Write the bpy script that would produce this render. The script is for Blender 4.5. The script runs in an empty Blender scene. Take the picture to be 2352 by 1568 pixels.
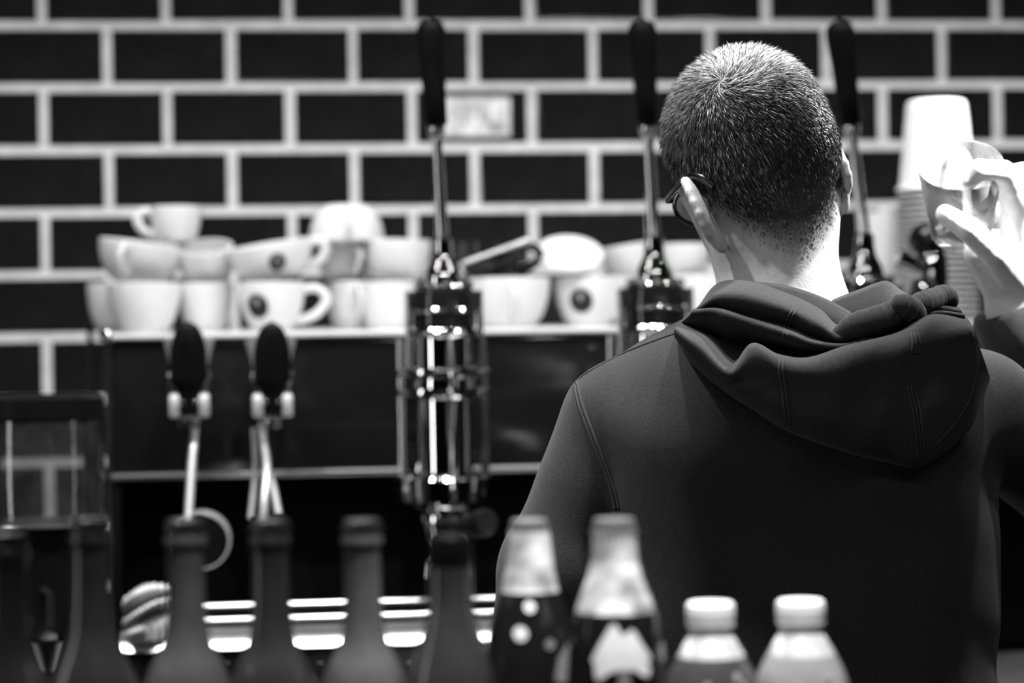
import bpy, math, random
import numpy as np
from mathutils import Vector, Matrix
from mathutils.bvhtree import BVHTree

random.seed(7)
rng = np.random.default_rng(7)
scene = bpy.context.scene
col = scene.collection

# ------------------------------------------------------------------ camera
FPX = 5553.0                       # focal length in pixels of the 2352 x 1568 frame
YAW, PITCH, ROLL = 0.11843, -0.00317, -0.01524
CAM = np.array([0.0, 0.0, 1.45])
_cy, _sy, _cp, _sp = math.cos(YAW), math.sin(YAW), math.cos(PITCH), math.sin(PITCH)
FWD = np.array([_sy * _cp, _cy * _cp, _sp])
_r0 = np.array([_cy, -_sy, 0.0])
_u0 = np.cross(_r0, FWD)
RIGHT = math.cos(ROLL) * _r0 + math.sin(ROLL) * _u0
UP = -math.sin(ROLL) * _r0 + math.cos(ROLL) * _u0

cam_data = bpy.data.cameras.new('camera')
cam_data.sensor_width = 36.0
cam_data.lens = FPX * 36.0 / 2352.0
cam_data.clip_start = 0.05
cam_data.dof.use_dof = True
cam_data.dof.focus_distance = 2.12
cam_data.dof.aperture_fstop = 3.6
cam = bpy.data.objects.new('camera', cam_data)
m = Matrix.Identity(4)
for i in range(3):
    m[i][0] = RIGHT[i]; m[i][1] = UP[i]; m[i][2] = -FWD[i]; m[i][3] = CAM[i]
cam.matrix_world = m
col.objects.link(cam)
scene.camera = cam

# ------------------------------------------------------------------ world, lights, exposure
world = bpy.data.worlds.new('world')
world.use_nodes = True
world.node_tree.nodes['Background'].inputs[0].default_value = (0.5, 0.5, 0.5, 1)
world.node_tree.nodes['Background'].inputs[1].default_value = 0.02
scene.world = world
vs = scene.view_settings
vs.view_transform = 'Standard'
vs.look = 'None'
vs.gamma = 1.0
vs.use_curve_mapping = False
vs.exposure = 0.0

def spot(loc, target, power, angle=100, radius=0.03, blend=0.6):
    l = bpy.data.lights.new('spot_lamp', 'SPOT')
    l.energy = power; l.spot_size = math.radians(angle); l.spot_blend = blend
    l.shadow_soft_size = radius
    o = bpy.data.objects.new('spot_lamp', l); col.objects.link(o)
    o.location = loc
    o.rotation_euler = (Vector(target) - Vector(loc)).to_track_quat('-Z', 'Y').to_euler()
    return o

def point(loc, power, radius):
    l = bpy.data.lights.new('bulb_lamp', 'POINT'); l.energy = power; l.shadow_soft_size = radius
    o = bpy.data.objects.new('bulb_lamp', l); col.objects.link(o); o.location = loc
    return o

def area(loc, target, power, sx, sy):
    l = bpy.data.lights.new('window_light', 'AREA'); l.shape = 'RECTANGLE'; l.size = sx; l.size_y = sy; l.energy = power
    o = bpy.data.objects.new('window_light', l); col.objects.link(o); o.location = loc
    o.rotation_euler = (Vector(target) - Vector(loc)).to_track_quat('-Z', 'Y').to_euler()
    return o

# a row of ceiling spots above the work side of the espresso machine
for k in range(8):
    x = -0.75 + 0.34 * k
    spot((x, 2.62, 2.75), (x, 3.15, 1.2), 25, 100, 0.025)
# a string of small bare bulbs in front of them
for k in range(13):
    point((-0.85 + 0.2 * k, 2.3, 2.62), 1.3, 0.013)
# ceiling spots over the barista's place
for x, y, e in ((-0.4, 2.08, 112), (0.2, 2.2, 112), (0.75, 1.9, 80)):
    spot((x, y, 2.8), (x + 0.08, y + 0.12, 1.4), e, 75, 0.03)
# added fill spots high on the camera side, standing in for ambient light
for x in (-0.6, 0.0, 0.6, 1.2):
    spot((x, 0.7, 2.85), (x * 0.8 + 0.1, 2.1, 1.4), 9.5, 70, 0.03)
# spots added over the serving bar to brighten the bottles
for x, e in ((-0.35, 6), (0.0, 10), (0.26, 115), (0.42, 105)):
    spot((x, 1.08, 2.75), (x, 1.47, 1.2), e, 30, 0.03, 0.4)
# strong lamp on the right, then two narrow spots added for hand and top cup
spot((1.55, 2.45, 2.5), (0.66, 2.33, 1.6), 320, 24, 0.04, 0.5)
spot((1.35, 1.75, 2.6), (0.79, 2.36, 1.575), 1000, 20, 0.04, 0.6)
spot((1.6, 2.6, 2.6), (0.98, 3.26, 1.72), 200, 11, 0.04, 0.6)
# shop window on the left
area((-2.3, 1.6, 1.7), (0.5, 2.8, 1.3), 10, 0.22, 1.6)

# ------------------------------------------------------------------ placing helpers
def ray(px, py):
    return FWD + (px - 1176.0) / FPX * RIGHT + (784.0 - py) / FPX * UP

def P(px, py, d):
    """point at depth d along the camera axis"""
    return CAM + d * ray(px, py)

def PY(px, py, Y):
    """point on the plane y = Y (parallel to the tiled wall)"""
    v = ray(px, py)
    return CAM + v * (Y / v[1])

def mpp(px, Y):
    """metres per photograph pixel there"""
    return float(np.dot(PY(px, 784, Y) - CAM, FWD)) / FPX

# ------------------------------------------------------------------ materials
MATS = {}
def mat(name, color=0.5, rough=0.5, metal=0.0, var=0.0, vscale=40.0, bump=0.0, bscale=200.0, trans=0.0, ior=1.45, coat=0.0,
        rvar=0.0, spec=0.5, sheen=0.0, attr=None, sss=0.0, stretch=None):
    if name in MATS: return MATS[name]
    mt = bpy.data.materials.new(name); mt.use_nodes = True
    nt = mt.node_tree; b = nt.nodes['Principled BSDF']
    c = color if isinstance(color, (tuple, list)) else (color, color, color)
    b.inputs['Base Color'].default_value = (*c, 1)
    b.inputs['Roughness'].default_value = rough
    b.inputs['Metallic'].default_value = metal
    b.inputs['IOR'].default_value = ior
    b.inputs['Specular IOR Level'].default_value = spec
    b.inputs['Transmission Weight'].default_value = trans
    b.inputs['Coat Weight'].default_value = coat
    b.inputs['Sheen Weight'].default_value = sheen
    if sss:
        b.inputs['Subsurface Weight'].default_value = sss
        b.inputs['Subsurface Radius'].default_value = (0.01, 0.01, 0.01)
        b.inputs['Subsurface Scale'].default_value = 0.3
    tc = nt.nodes.new('ShaderNodeTexCoord')
    src = tc.outputs['Object']
    if stretch:
        mp = nt.nodes.new('ShaderNodeMapping'); mp.inputs['Scale'].default_value = stretch
        nt.links.new(src, mp.inputs['Vector']); src = mp.outputs['Vector']
    def noise(scale, detail=3.0):
        n = nt.nodes.new('ShaderNodeTexNoise'); n.inputs['Scale'].default_value = scale; n.inputs['Detail'].default_value = detail
        nt.links.new(src, n.inputs['Vector']); return n
    colour_out = None
    if attr:
        a = nt.nodes.new('ShaderNodeAttribute'); a.attribute_name = attr
        colour_out = a.outputs['Color']
    if var > 0 or (attr is None):
        n = noise(vscale)
        mr = nt.nodes.new('ShaderNodeMapRange')
        mr.inputs['From Min'].default_value = 0.3; mr.inputs['From Max'].default_value = 0.7
        v = max(var, 0.04)
        mr.inputs['To Min'].default_value = 1 - v; mr.inputs['To Max'].default_value = 1 + v
        nt.links.new(n.outputs['Fac'], mr.inputs['Value'])
        mx = nt.nodes.new('ShaderNodeVectorMath'); mx.operation = 'SCALE'
        if colour_out is not None: nt.links.new(colour_out, mx.inputs[0])
        else: mx.inputs[0].default_value = c
        nt.links.new(mr.outputs['Result'], mx.inputs['Scale'])
        colour_out = mx.outputs['Vector']
    nt.links.new(colour_out, b.inputs['Base Color'])
    if rvar > 0:
        n = noise(vscale * 1.7)
        mr = nt.nodes.new('ShaderNodeMapRange')
        mr.inputs['To Min'].default_value = max(0, rough - rvar); mr.inputs['To Max'].default_value = rough + rvar
        nt.links.new(n.outputs['Fac'], mr.inputs['Value']); nt.links.new(mr.outputs['Result'], b.inputs['Roughness'])
    if bump > 0:
        n = noise(bscale, 4.0)
        bp = nt.nodes.new('ShaderNodeBump'); bp.inputs['Strength'].default_value = bump; bp.inputs['Distance'].default_value = 0.002
        nt.links.new(n.outputs['Fac'], bp.inputs['Height']); nt.links.new(bp.outputs['Normal'], b.inputs['Normal'])
    MATS[name] = mt
    return mt

TILE = mat('glazed black tile', 0.012, 0.12, var=0.25, vscale=12, bump=0.05, bscale=18, rvar=0.05)
GROUT = mat('light grout', 0.8, 0.9, var=0.12, vscale=30, bump=0.3, bscale=300)
PAINT = mat('dark wall paint', 0.05, 0.8, var=0.1, vscale=6)
FLOORM = mat('dark floor', 0.04, 0.6, var=0.2, vscale=5)
CEILM = mat('dark ceiling', 0.04, 0.9, var=0.1, vscale=5)
CHROME = mat('chrome', 0.72, 0.045, metal=1.0, var=0.05, vscale=20, rvar=0.02)
STEEL = mat('brushed steel', 0.72, 0.28, metal=1.0, var=0.06, vscale=60, stretch=(0.2, 4, 4))
BLACKGLOSS = mat('black enamel', 0.008, 0.1, var=0.2, vscale=15, rvar=0.04)
BLACKMATTE = mat('black plastic', 0.004, 0.42, var=0.2, vscale=60, spec=0.05)
RAILM = mat('bright machined edge', 0.92, 0.4, metal=0.25, var=0.04)
SATIN = mat('satin aluminium', 0.8, 0.45, metal=0.9, var=0.05)
DARKMETAL = mat('dark metal', 0.03, 0.35, metal=0.7, var=0.2)
CERAMIC = mat('white porcelain', 0.74, 0.16, var=0.03, vscale=8)
CERAMICDARK = mat('black porcelain', 0.012, 0.14, var=0.1)
PRINT = mat('dark cup print', 0.012, 0.3, var=0.4, vscale=90)
PRINTLIGHT = mat('pale cup print', 0.35, 0.3, var=0.2)
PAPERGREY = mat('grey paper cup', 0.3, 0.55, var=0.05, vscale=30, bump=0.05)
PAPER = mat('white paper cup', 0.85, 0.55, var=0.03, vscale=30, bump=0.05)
def thin_glass(name, tint, haze, rough=0.02, patch=.5, scale=35):
    mt = bpy.data.materials.new(name); mt.use_nodes = True; nt = mt.node_tree
    for n in list(nt.nodes): nt.nodes.remove(n)
    out = nt.nodes.new('ShaderNodeOutputMaterial'); tr = nt.nodes.new('ShaderNodeBsdfTransparent'); tr.inputs[0].default_value = (tint, tint, tint, 1)
    gs = nt.nodes.new('ShaderNodeBsdfGlossy'); gs.inputs['Roughness'].default_value = rough
    fr = nt.nodes.new('ShaderNodeFresnel'); fr.inputs['IOR'].default_value = 1.45
    df = nt.nodes.new('ShaderNodeBsdfDiffuse'); df.inputs[0].default_value = (.9, .9, .9, 1)
    tc = nt.nodes.new('ShaderNodeTexCoord'); no = nt.nodes.new('ShaderNodeTexNoise'); no.inputs['Scale'].default_value = scale
    mr = nt.nodes.new('ShaderNodeMapRange'); mr.inputs['From Min'].default_value = .3; mr.inputs['From Max'].default_value = .65; mr.inputs['To Min'].default_value = haze * (1 - patch); mr.inputs['To Max'].default_value = haze * (1 + patch)
    m1 = nt.nodes.new('ShaderNodeMixShader'); m2 = nt.nodes.new('ShaderNodeMixShader'); L = nt.links.new
    L(tc.outputs['Object'], no.inputs['Vector']); L(no.outputs['Fac'], mr.inputs['Value']); L(mr.outputs['Result'], m1.inputs[0])
    L(tr.outputs[0], m1.inputs[1]); L(df.outputs[0], m1.inputs[2]); L(fr.outputs[0], m2.inputs[0]); L(m1.outputs[0], m2.inputs[1]); L(gs.outputs[0], m2.inputs[2])
    L(m2.outputs[0], out.inputs[0]); MATS[name] = mt
    return mt
GLASS = thin_glass('clear drinking glass', .97, .26)  # clear glass; its white haze paints in an overexposed look
LENSGLASS = thin_glass('spectacle lens', .95, .01)
THINGLASS = thin_glass('hopper glass', .8, .015, .05)
LITHAZE = thin_glass('bottle glass with painted light', .93, .6, .08, .62, 55)  # white haze put into the neck glass in place of refracted light
LITGLASS = mat('bottle glass with painted light', 0.85, 0.3, trans=0.35, ior=1.35, bump=0.05, bscale=500)  # same neck material, pale in place of refracted light
DARKGLASS = mat('dark bottle glass', 0.035, 0.16, var=0.3, vscale=30, trans=0.1)
BROWNGLASS = mat('brown bottle glass', 0.09, 0.25, var=0.3, vscale=30, trans=0.1)
CAPGREY = mat('grey crown cap', 0.12, 0.5, metal=0.2, var=0.15)
CAPWHITE = mat('white screw cap', 0.85, 0.5, var=0.04)
COLA = mat('dark drink', 0.01, 0.12, var=0.3)
JUICEDARK = mat('dark juice', 0.05, 0.2, var=0.5, vscale=25)
JUICE = mat('pale juice', 0.24, 0.2, var=0.25, vscale=25)
LABELW = mat('white bottle print', 0.8, 0.5, var=0.05)
STICKER = mat('sticker paper', 0.75, 0.6, var=0.35, vscale=55, stretch=(1.0, 1, 0.5))
CLOTH = mat('pale bar cloth', 0.42, 0.9, var=0.15, vscale=90, bump=0.3, bscale=700)
HOODIE = mat('dark cotton fleece', 0.028, 0.95, var=0.22, vscale=420, bump=0.35, bscale=1300, sheen=0.12, spec=0.15)
HOODSEAM = mat('hoodie stitching', 0.05, 0.9, var=0.3, vscale=900, bump=0.3, bscale=1500, spec=0.15)
TROUSER = mat('dark denim', 0.02, 0.95, var=0.2, vscale=300)
SKIN = mat('skin', 0.5, 0.5, var=0.1, vscale=130, bump=0.15, bscale=420, attr='tone', sss=0.0)
HAIR = mat('cropped grey hair', 0.1, 0.38, attr='tone', spec=0.5)
FRAME = mat('spectacle frame', 0.006, 0.25)
WOODBAR = mat('dark bar wood', 0.05, 0.4, var=0.3, vscale=6, stretch=(1, 8, 1))

# ------------------------------------------------------------------ mesh helpers
class MB:
    def __init__(self):
        self.v = []; self.f = []
    def add(self, verts, faces):
        n = len(self.v)
        self.v.extend([tuple(map(float, a)) for a in verts])
        self.f.extend([tuple(int(i) + n for i in q) for q in faces])
        return self
    def box(self, lo, hi, b=0.0):
        x0, y0, z0 = lo; x1, y1, z1 = hi
        b = min(b, 0.49 * min(x1 - x0, y1 - y0, z1 - z0))
        if b <= 0:
            v = [(x, y, z) for z in (z0, z1) for y in (y0, y1) for x in (x0, x1)]
            return self.add(v, [(0, 2, 3, 1), (4, 5, 7, 6), (0, 1, 5, 4), (2, 6, 7, 3), (0, 4, 6, 2), (1, 3, 7, 5)])
        import bmesh
        bm = bmesh.new()
        bmesh.ops.create_cube(bm, size=1.0)
        for q in bm.verts:
            q.co = Vector(((x0 + x1) / 2 + q.co.x * (x1 - x0), (y0 + y1) / 2 + q.co.y * (y1 - y0), (z0 + z1) / 2 + q.co.z * (z1 - z0)))
        bmesh.ops.bevel(bm, geom=list(bm.edges), offset=b, segments=2, affect='EDGES', profile=0.5)
        bm.verts.index_update()
        self.add([q.co[:] for q in bm.verts], [[w.index for w in f.verts] for f in bm.faces])
        bm.free(); return self
    def lathe(self, prof, seg=40, origin=(0, 0, 0), axis=None, close=False):
        """prof: (radius, height) pairs; axis: 3x3 columns (x, y, axis)"""
        n = len(prof); v = []; f = []
        A = np.eye(3) if axis is None else np.asarray(axis)
        for (r, z) in prof:
            for k in range(seg):
                t = 2 * math.pi * k / seg
                q = A @ np.array([r * math.cos(t), r * math.sin(t), z]) + np.asarray(origin)
                v.append(q)
        rings = n if close else n - 1
        for i in range(rings):
            j = (i + 1) % n
            for k in range(seg):
                k2 = (k + 1) % seg
                f.append((i * seg + k, i * seg + k2, j * seg + k2, j * seg + k))
        if not close:
            if prof[0][0] > 1e-6: f.append(tuple(range(seg - 1, -1, -1)))
            if prof[-1][0] > 1e-6: f.append(tuple((n - 1) * seg + k for k in range(seg)))
        return self.add(v, f)
    def tube(self, pts, rad, seg=12, closed=False, flat=None):
        pts = [np.asarray(p, float) for p in pts]; n = len(pts)
        if not hasattr(rad, '__len__'): rad = [rad] * n
        tang = []
        for i in range(n):
            a = pts[(i - 1) % n] if (closed or i > 0) else pts[i]
            b = pts[(i + 1) % n] if (closed or i < n - 1) else pts[i]
            t = b - a; tang.append(t / (np.linalg.norm(t) + 1e-12))
        ref = np.array([0, 0, 1.0]) if abs(tang[0][2]) < 0.9 else np.array([1.0, 0, 0])
        nrm = np.cross(tang[0], ref); nrm /= np.linalg.norm(nrm)
        v = []; f = []
        for i in range(n):
            nrm = nrm - tang[i] * np.dot(nrm, tang[i]); nrm /= np.linalg.norm(nrm) + 1e-12
            bn = np.cross(tang[i], nrm)
            for k in range(seg):
                t = 2 * math.pi * k / seg
                v.append(pts[i] + rad[i] * (math.cos(t) * nrm + math.sin(t) * bn * (flat or 1.0)))
        for i in range(n if closed else n - 1):
            j = (i + 1) % n
            for k in range(seg):
                k2 = (k + 1) % seg
                f.append((i * seg + k, i * seg + k2, j * seg + k2, j * seg + k))
        if not closed:
            f.append(tuple(range(seg - 1, -1, -1))); f.append(tuple((n - 1) * seg + k for k in range(seg)))
        return self.add(v, f)
    def mesh(self, name, smooth=True, angle=40):
        me = bpy.data.meshes.new(name); me.from_pydata(self.v, [], self.f); me.validate()
        finish(me, smooth, angle)
        return me
    def build(self, name, material, parent=None, smooth=True, angle=40, origin=None):
        if origin is not None:
            o = np.asarray(origin, float)
            self.v = [tuple(np.asarray(q) - o) for q in self.v]
        return obj(name, self.mesh(name, smooth, angle), material, parent, origin)

def finish(me, smooth=True, angle=40):
    import bmesh
    bm = bmesh.new(); bm.from_mesh(me)
    bmesh.ops.recalc_face_normals(bm, faces=bm.faces)
    if smooth:
        lim = math.radians(angle)
        for f in bm.faces: f.smooth = True
        for e in bm.edges:
            if len(e.link_faces) == 2 and e.calc_face_angle(0) > lim: e.smooth = False
    bm.to_mesh(me); bm.free()

def obj(name, me, material=None, parent=None, loc=None):
    o = bpy.data.objects.new(name, me); col.objects.link(o)
    if material is not None and len(me.materials) == 0: me.materials.append(material)
    if loc is not None: o.location = [float(c) for c in loc]
    if parent is not None: o.parent = parent
    return o

def empty(name, loc=(0, 0, 0)):
    o = bpy.data.objects.new(name, None); col.objects.link(o)
    o.location = [float(c) for c in loc]; o.empty_display_size = 0.05
    return o

def tag(o, label=None, category=None, group=None, kind=None):
    if label: o['label'] = label
    if category: o['category'] = category
    if group: o['group'] = group
    if kind: o['kind'] = kind
    return o

def copy_tree(o, parent=None):
    c = o.copy(); col.objects.link(c); c.parent = parent
    for ch in list(o.children): copy_tree(ch, c)
    return c

def catmull(pts, n):
    """resample a polyline smoothly into n points"""
    pts = np.asarray(pts, float); m_ = len(pts)
    t = np.linspace(0, m_ - 1, n); i = np.clip(np.floor(t).astype(int), 0, m_ - 2); u = (t - i)[:, None]
    g = lambda k: pts[np.clip(k, 0, m_ - 1)]
    p0 = np.where((i - 1 < 0)[:, None], 2 * g(i) - g(i + 1), g(i - 1))
    p3 = np.where((i + 2 > m_ - 1)[:, None], 2 * g(i + 1) - g(i), g(i + 2))
    p1, p2 = g(i), g(i + 1)
    return 0.5 * (2 * p1 + (p2 - p0) * u + (2 * p0 - 5 * p1 + 4 * p2 - p3) * u ** 2 + (3 * p1 - p0 - 3 * p2 + p3) * u ** 3)

# ------------------------------------------------------------------ implicit surfaces (smooth unions meshed by surface nets)
def smin(a, b, k):
    if len(a) > 1000:
        if b.min() - a.max() > k: return a
        if a.min() - b.max() > k: return b
    h = np.clip(0.5 + 0.5 * (b - a) / k, 0, 1)
    return b * (1 - h) + a * h - k * h * (1 - h)
def smax(a, b, k): return -smin(-a, -b, k)
def block_of(p):
    return 0.5 * (p[0] + p[-1]), 0.5 * float(np.linalg.norm(p[-1] - p[0]))     # p is a grid block: its first and last points are opposite corners
FAR = .09
def capsule(p, a, b, ra, rb):
    a = np.asarray(a, float); b = np.asarray(b, float); ab = b - a
    c, hd = block_of(p)
    if hd < .16:
        t = min(1, max(0, float((c - a) @ ab / (ab @ ab))))
        if np.linalg.norm(c - a - t * ab) - max(ra, rb) - hd > FAR: return np.full(len(p), .5)
    t = np.clip(((p - a) @ ab) / (ab @ ab), 0, 1)
    return np.linalg.norm(p - a - t[:, None] * ab, axis=1) - (ra + (rb - ra) * t)
def ellipsoid(p, c, rad, R=None):
    bc, hd = block_of(p)
    if hd < .16 and np.linalg.norm(bc - np.asarray(c, float)) - max(rad) - hd > FAR: return np.full(len(p), .5)
    q = p - np.asarray(c, float)
    if R is not None: q = q @ R
    rad = np.asarray(rad, float)
    k0 = np.linalg.norm(q / rad, axis=1); k1 = np.linalg.norm(q / rad ** 2, axis=1)
    return k0 * (k0 - 1) / (k1 + 1e-9)
def rbox(p, c, half, r, R=None):
    q = p - np.asarray(c, float)
    if R is not None: q = q @ R
    q = np.abs(q) - (np.asarray(half, float) - r)
    return np.linalg.norm(np.maximum(q, 0), axis=1) + np.minimum(q.max(axis=1), 0) - r

def mesh_sdf(f, lo, hi, h, name, N=28):
    lo = np.asarray(lo, float); hi = np.asarray(hi, float)
    nb = np.ceil((hi - lo) / (h * N)).astype(int)
    dims = nb * N + 2
    centers = np.stack(np.meshgrid(*[np.arange(k) for k in nb], indexing='ij'), -1).reshape(-1, 3)
    cpos = lo + (centers + 0.5) * N * h
    dv = np.abs(f(cpos))
    act = centers[dv < N * h * 0.87 * 1.35 + 0.006]
    gi = np.arange(-1, N + 1)
    G = np.stack(np.meshgrid(gi, gi, gi, indexing='ij'), -1).reshape(-1, 3)
    M = N + 2
    allv = []; allid = []; quads = []
    off = [(a, b, c) for a in (0, 1) for b in (0, 1) for c in (0, 1)]
    edges = [(i, j) for i in range(8) for j in range(8) if i < j and sum(abs(off[i][k] - off[j][k]) for k in range(3)) == 1]
    for bc in act:
        base = bc * N
        V = f(lo + (G + base) * h).reshape(M, M, M)
        S = V < 0
        if S.all() or not S.any(): continue
        C = [V[a:a + M - 1, b:b + M - 1, c:c + M - 1] for a, b, c in off]
        SC = np.stack([c < 0 for c in C])
        mask = SC.any(0) & ~SC.all(0)
        idx = np.argwhere(mask)
        if len(idx) == 0: continue
        cv = np.stack([c[mask] for c in C])
        acc = np.zeros((len(idx), 3)); cnt = np.zeros(len(idx))
        for i, j in edges:
            a, b = cv[i], cv[j]; x = (a < 0) != (b < 0)
            t = np.where(x, a / np.where(x, a - b, 1), 0)
            acc += x[:, None] * (np.array(off[i]) + t[:, None] * (np.array(off[j]) - np.array(off[i])))
            cnt += x
        pos = lo + (idx - 1 + base + acc / cnt[:, None]) * h
        g = idx + base           # cell index + 1
        gid = (g[:, 0] * dims[1] + g[:, 1]) * dims[2] + g[:, 2]
        allv.append(pos); allid.append(gid)
        for ax in range(3):
            u, w = [(1, 2), (2, 0), (0, 1)][ax]
            sl0 = [slice(1, M - 1)] * 3; sl1 = [slice(1, M - 1)] * 3; sl1[ax] = slice(2, M)
            a, b = S[tuple(sl0)], S[tuple(sl1)]
            e = np.argwhere(a != b)
            if len(e) == 0: continue
            flip = a[tuple(e.T)]
            e = e + 1 + base      # cell id (shifted) of the cell whose low corner is this point
            def cid(du, dw):
                q = e.copy(); q[:, u] -= du; q[:, w] -= dw
                return (q[:, 0] * dims[1] + q[:, 1]) * dims[2] + q[:, 2]
            qd = np.stack([cid(1, 1), cid(0, 1), cid(0, 0), cid(1, 0)], 1)
            qd[~flip] = qd[~flip][:, ::-1]
            quads.append(qd)
    ids = np.concatenate(allid); ve = np.concatenate(allv); qs = np.concatenate(quads)
    uid, first = np.unique(ids, return_index=True)
    ve = ve[first]
    q = np.searchsorted(uid, qs.ravel()).reshape(-1, 4)
    ok = (uid[np.clip(q, 0, len(uid) - 1)] == qs).all(1)
    q = q[ok]
    me = bpy.data.meshes.new(name)
    me.vertices.add(len(ve)); me.vertices.foreach_set('co', ve.astype(np.float32).ravel())
    me.loops.add(len(q) * 4); me.loops.foreach_set('vertex_index', q.astype(np.int32).ravel())
    me.polygons.add(len(q)); me.polygons.foreach_set('loop_start', np.arange(len(q), dtype=np.int32) * 4)
    me.polygons.foreach_set('use_smooth', np.ones(len(q), bool))
    me.update(); me.validate()
    return me, ve, q

# ================================================================== THE SETTING
WALLY = 3.9355
TW, TH, GR = 0.197, 0.1, 0.0145
X0, Z0 = -0.2821, 2.0558          # tile grid origin found from the joints
wall = MB().box((X0 - 4 * TW, WALLY, Z0 - 13 * TH), (X0 + 13 * TW, WALLY + 0.1, Z0 + 3 * TH)).build('wall_back', GROUT, smooth=False, origin=(0, WALLY, 0))
tag(wall, 'black glazed brick-bond tile wall with pale grout joints', kind='structure')
sur = MB()
xl, xr, zb, zt = X0 - 4 * TW, X0 + 13 * TW, Z0 - 13 * TH, Z0 + 3 * TH
for lo, hi in (((-2.6, WALLY - .003, 0), (xl, WALLY + .1, 2.9)), ((xr, WALLY - .003, 0), (3.2, WALLY + .1, 2.9)),
               ((xl, WALLY - .003, 0), (xr, WALLY + .1, zb)), ((xl, WALLY - .003, zt), (xr, WALLY + .1, 2.9))):
    sur.box(lo, hi)
so = sur.build('painted_surround', PAINT, smooth=False, origin=(0, WALLY, 0)); so.parent = wall; so.location = (0, 0, 0)

def tile_mesh(w, h, tx, tz):
    a, b, t, e = w / 2, h / 2, 0.0042, 0.0022
    v = [(-a, 0.004, -b), (a, 0.004, -b), (a, 0.004, b), (-a, 0.004, b)]
    v += [(-a, -t + e, -b), (a, -t + e, -b), (a, -t + e, b), (-a, -t + e, b)]
    c, d = a - e * 1.6, b - e * 1.6
    v += [(x, -t + tx * x + tz * z, z) for x, z in ((-c, -d), (c, -d), (c, d), (-c, d))]
    f = [(8, 9, 10, 11)] + [(4 + i, 4 + (i + 1) % 4, 8 + (i + 1) % 4, 8 + i) for i in range(4)] + [(i, (i + 1) % 4, 4 + (i + 1) % 4, 4 + i) for i in range(4)]
    me = bpy.data.meshes.new('tile'); me.from_pydata(v, [], f); finish(me, False); me.materials.append(TILE)
    return me
tmesh = [tile_mesh(TW - GR, TH - GR, rng.normal(0, 0.004), rng.normal(0, 0.006)) for _ in range(8)]
half_l = tile_mesh(.522 * TW - GR, TH - GR, 0, 0); half_r = tile_mesh(.478 * TW - GR, TH - GR, 0, 0)
for j in range(-3, 13):
    offx = 0.522 if j % 2 == 1 else 0.0
    if offx:                          # cut tiles at both ends of the shifted courses
        for a_, b_, hm in ((-4.0, -4 + offx, half_l), (12 + offx, 13.0, half_r)):
            o = obj('tile', hm, None, wall); o.location = (X0 + (a_ + b_) / 2 * TW, 0.0, Z0 - (j + 0.5) * TH)
    for i in range(-4, 12 if offx else 13):
        o = obj('tile', tmesh[(i * 5 + j * 3 + (i * j) % 7) % 8], None, wall)
        o.location = (X0 + (i + 0.5 + offx) * TW + rng.normal(0, 0.0006), 0.0, Z0 - (j + 0.5) * TH + rng.normal(0, 0.0006))
tag(MB().box((-2.6, -2.2, -0.1), (3.2, 4.1, 0)).build('floor', FLOORM, smooth=False), kind='structure')
tag(MB().box((-2.6, -2.2, 2.9), (3.2, 4.1, 3.0)).build('ceiling', CEILM, smooth=False), kind='structure')
tag(MB().box((-2.7, -2.2, 0), (-2.6, 4.1, 2.9)).build('wall_left', PAINT, smooth=False), kind='structure')
tag(MB().box((3.2, -2.2, 0), (3.3, 4.1, 2.9)).build('wall_right', PAINT, smooth=False), kind='structure')
tag(MB().box((-2.6, -2.3, 0), (3.2, -2.2, 2.9)).build('wall_front', PAINT, smooth=False), kind='structure')

# paper sticker on a tile
c = PY(1092, 268, WALLY - 0.0048); s = mpp(1092, WALLY)
stick = MB()
w_, h_ = 80 * s, 45 * s
stick.box((c[0] - w_, c[1] - 0.0006, c[2] - h_), (c[0] + w_, c[1], c[2] + h_))
st = stick.build('sticker', STICKER, smooth=False, origin=c)
tag(st, 'small worn white paper sticker on a black wall tile', 'sticker')
blot = MB()
for (x, z, a, b) in ((-.3, .1, .05, .5), (.35, -.1, .06, .4), (.62, -.55, .2, .25), (-.62, .25, .04, .4), (.05, .55, .18, .08), (.2, .1, .04, .25)):
    blot.box((x * w_ - a * w_, -0.0012, z * h_ - b * h_), (x * w_ + a * w_, -0.0005, z * h_ + b * h_))
bo = blot.build('faded_print', mat('faded sticker ink', 0.34, 0.7, var=0.3, vscale=90), st, smooth=False); bo['label'] = 'faded grey print'

# ================================================================== COUNTERS
YP = 3.16                          # front plane of the espresso machine's panel
back_counter = empty('back_counter', (0.35, 3.3, 0))
tag(back_counter, 'dark work counter below the espresso machine along the tiled wall', 'counter')
MB().box((-2.3, 2.72, 0.955), (2.6, 3.93, 1.0), 0.006).build('worktop', WOODBAR, origin=(0.35, 3.3, 0)).parent = back_counter
back_counter.children[-1].location = (0, 0, 0)
q = MB().box((-2.3, 2.8, 0.0), (2.6, 3.93, 0.955)).build('cabinet', DARKMETAL, smooth=False, origin=(0.35, 3.3, 0)); q.parent = back_counter; q.location = (0, 0, 0)
bar_counter = empty('bar_counter', (0.1, 1.45, 0))
tag(bar_counter, 'dark wooden serving bar in the foreground carrying the row of bottles', 'counter')
q = MB().box((-1.5, 1.2, 1.045), (1.7, 1.78, 1.09), 0.006).build('worktop', WOODBAR, origin=(0.1, 1.45, 0)); q.parent = bar_counter; q.location = (0, 0, 0)
q = MB().box((-1.5, 1.28, 0.0), (1.7, 1.7, 1.045)).build('cabinet', DARKMETAL, smooth=False, origin=(0.1, 1.45, 0)); q.parent = bar_counter; q.location = (0, 0, 0)
BARZ = 1.09

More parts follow.
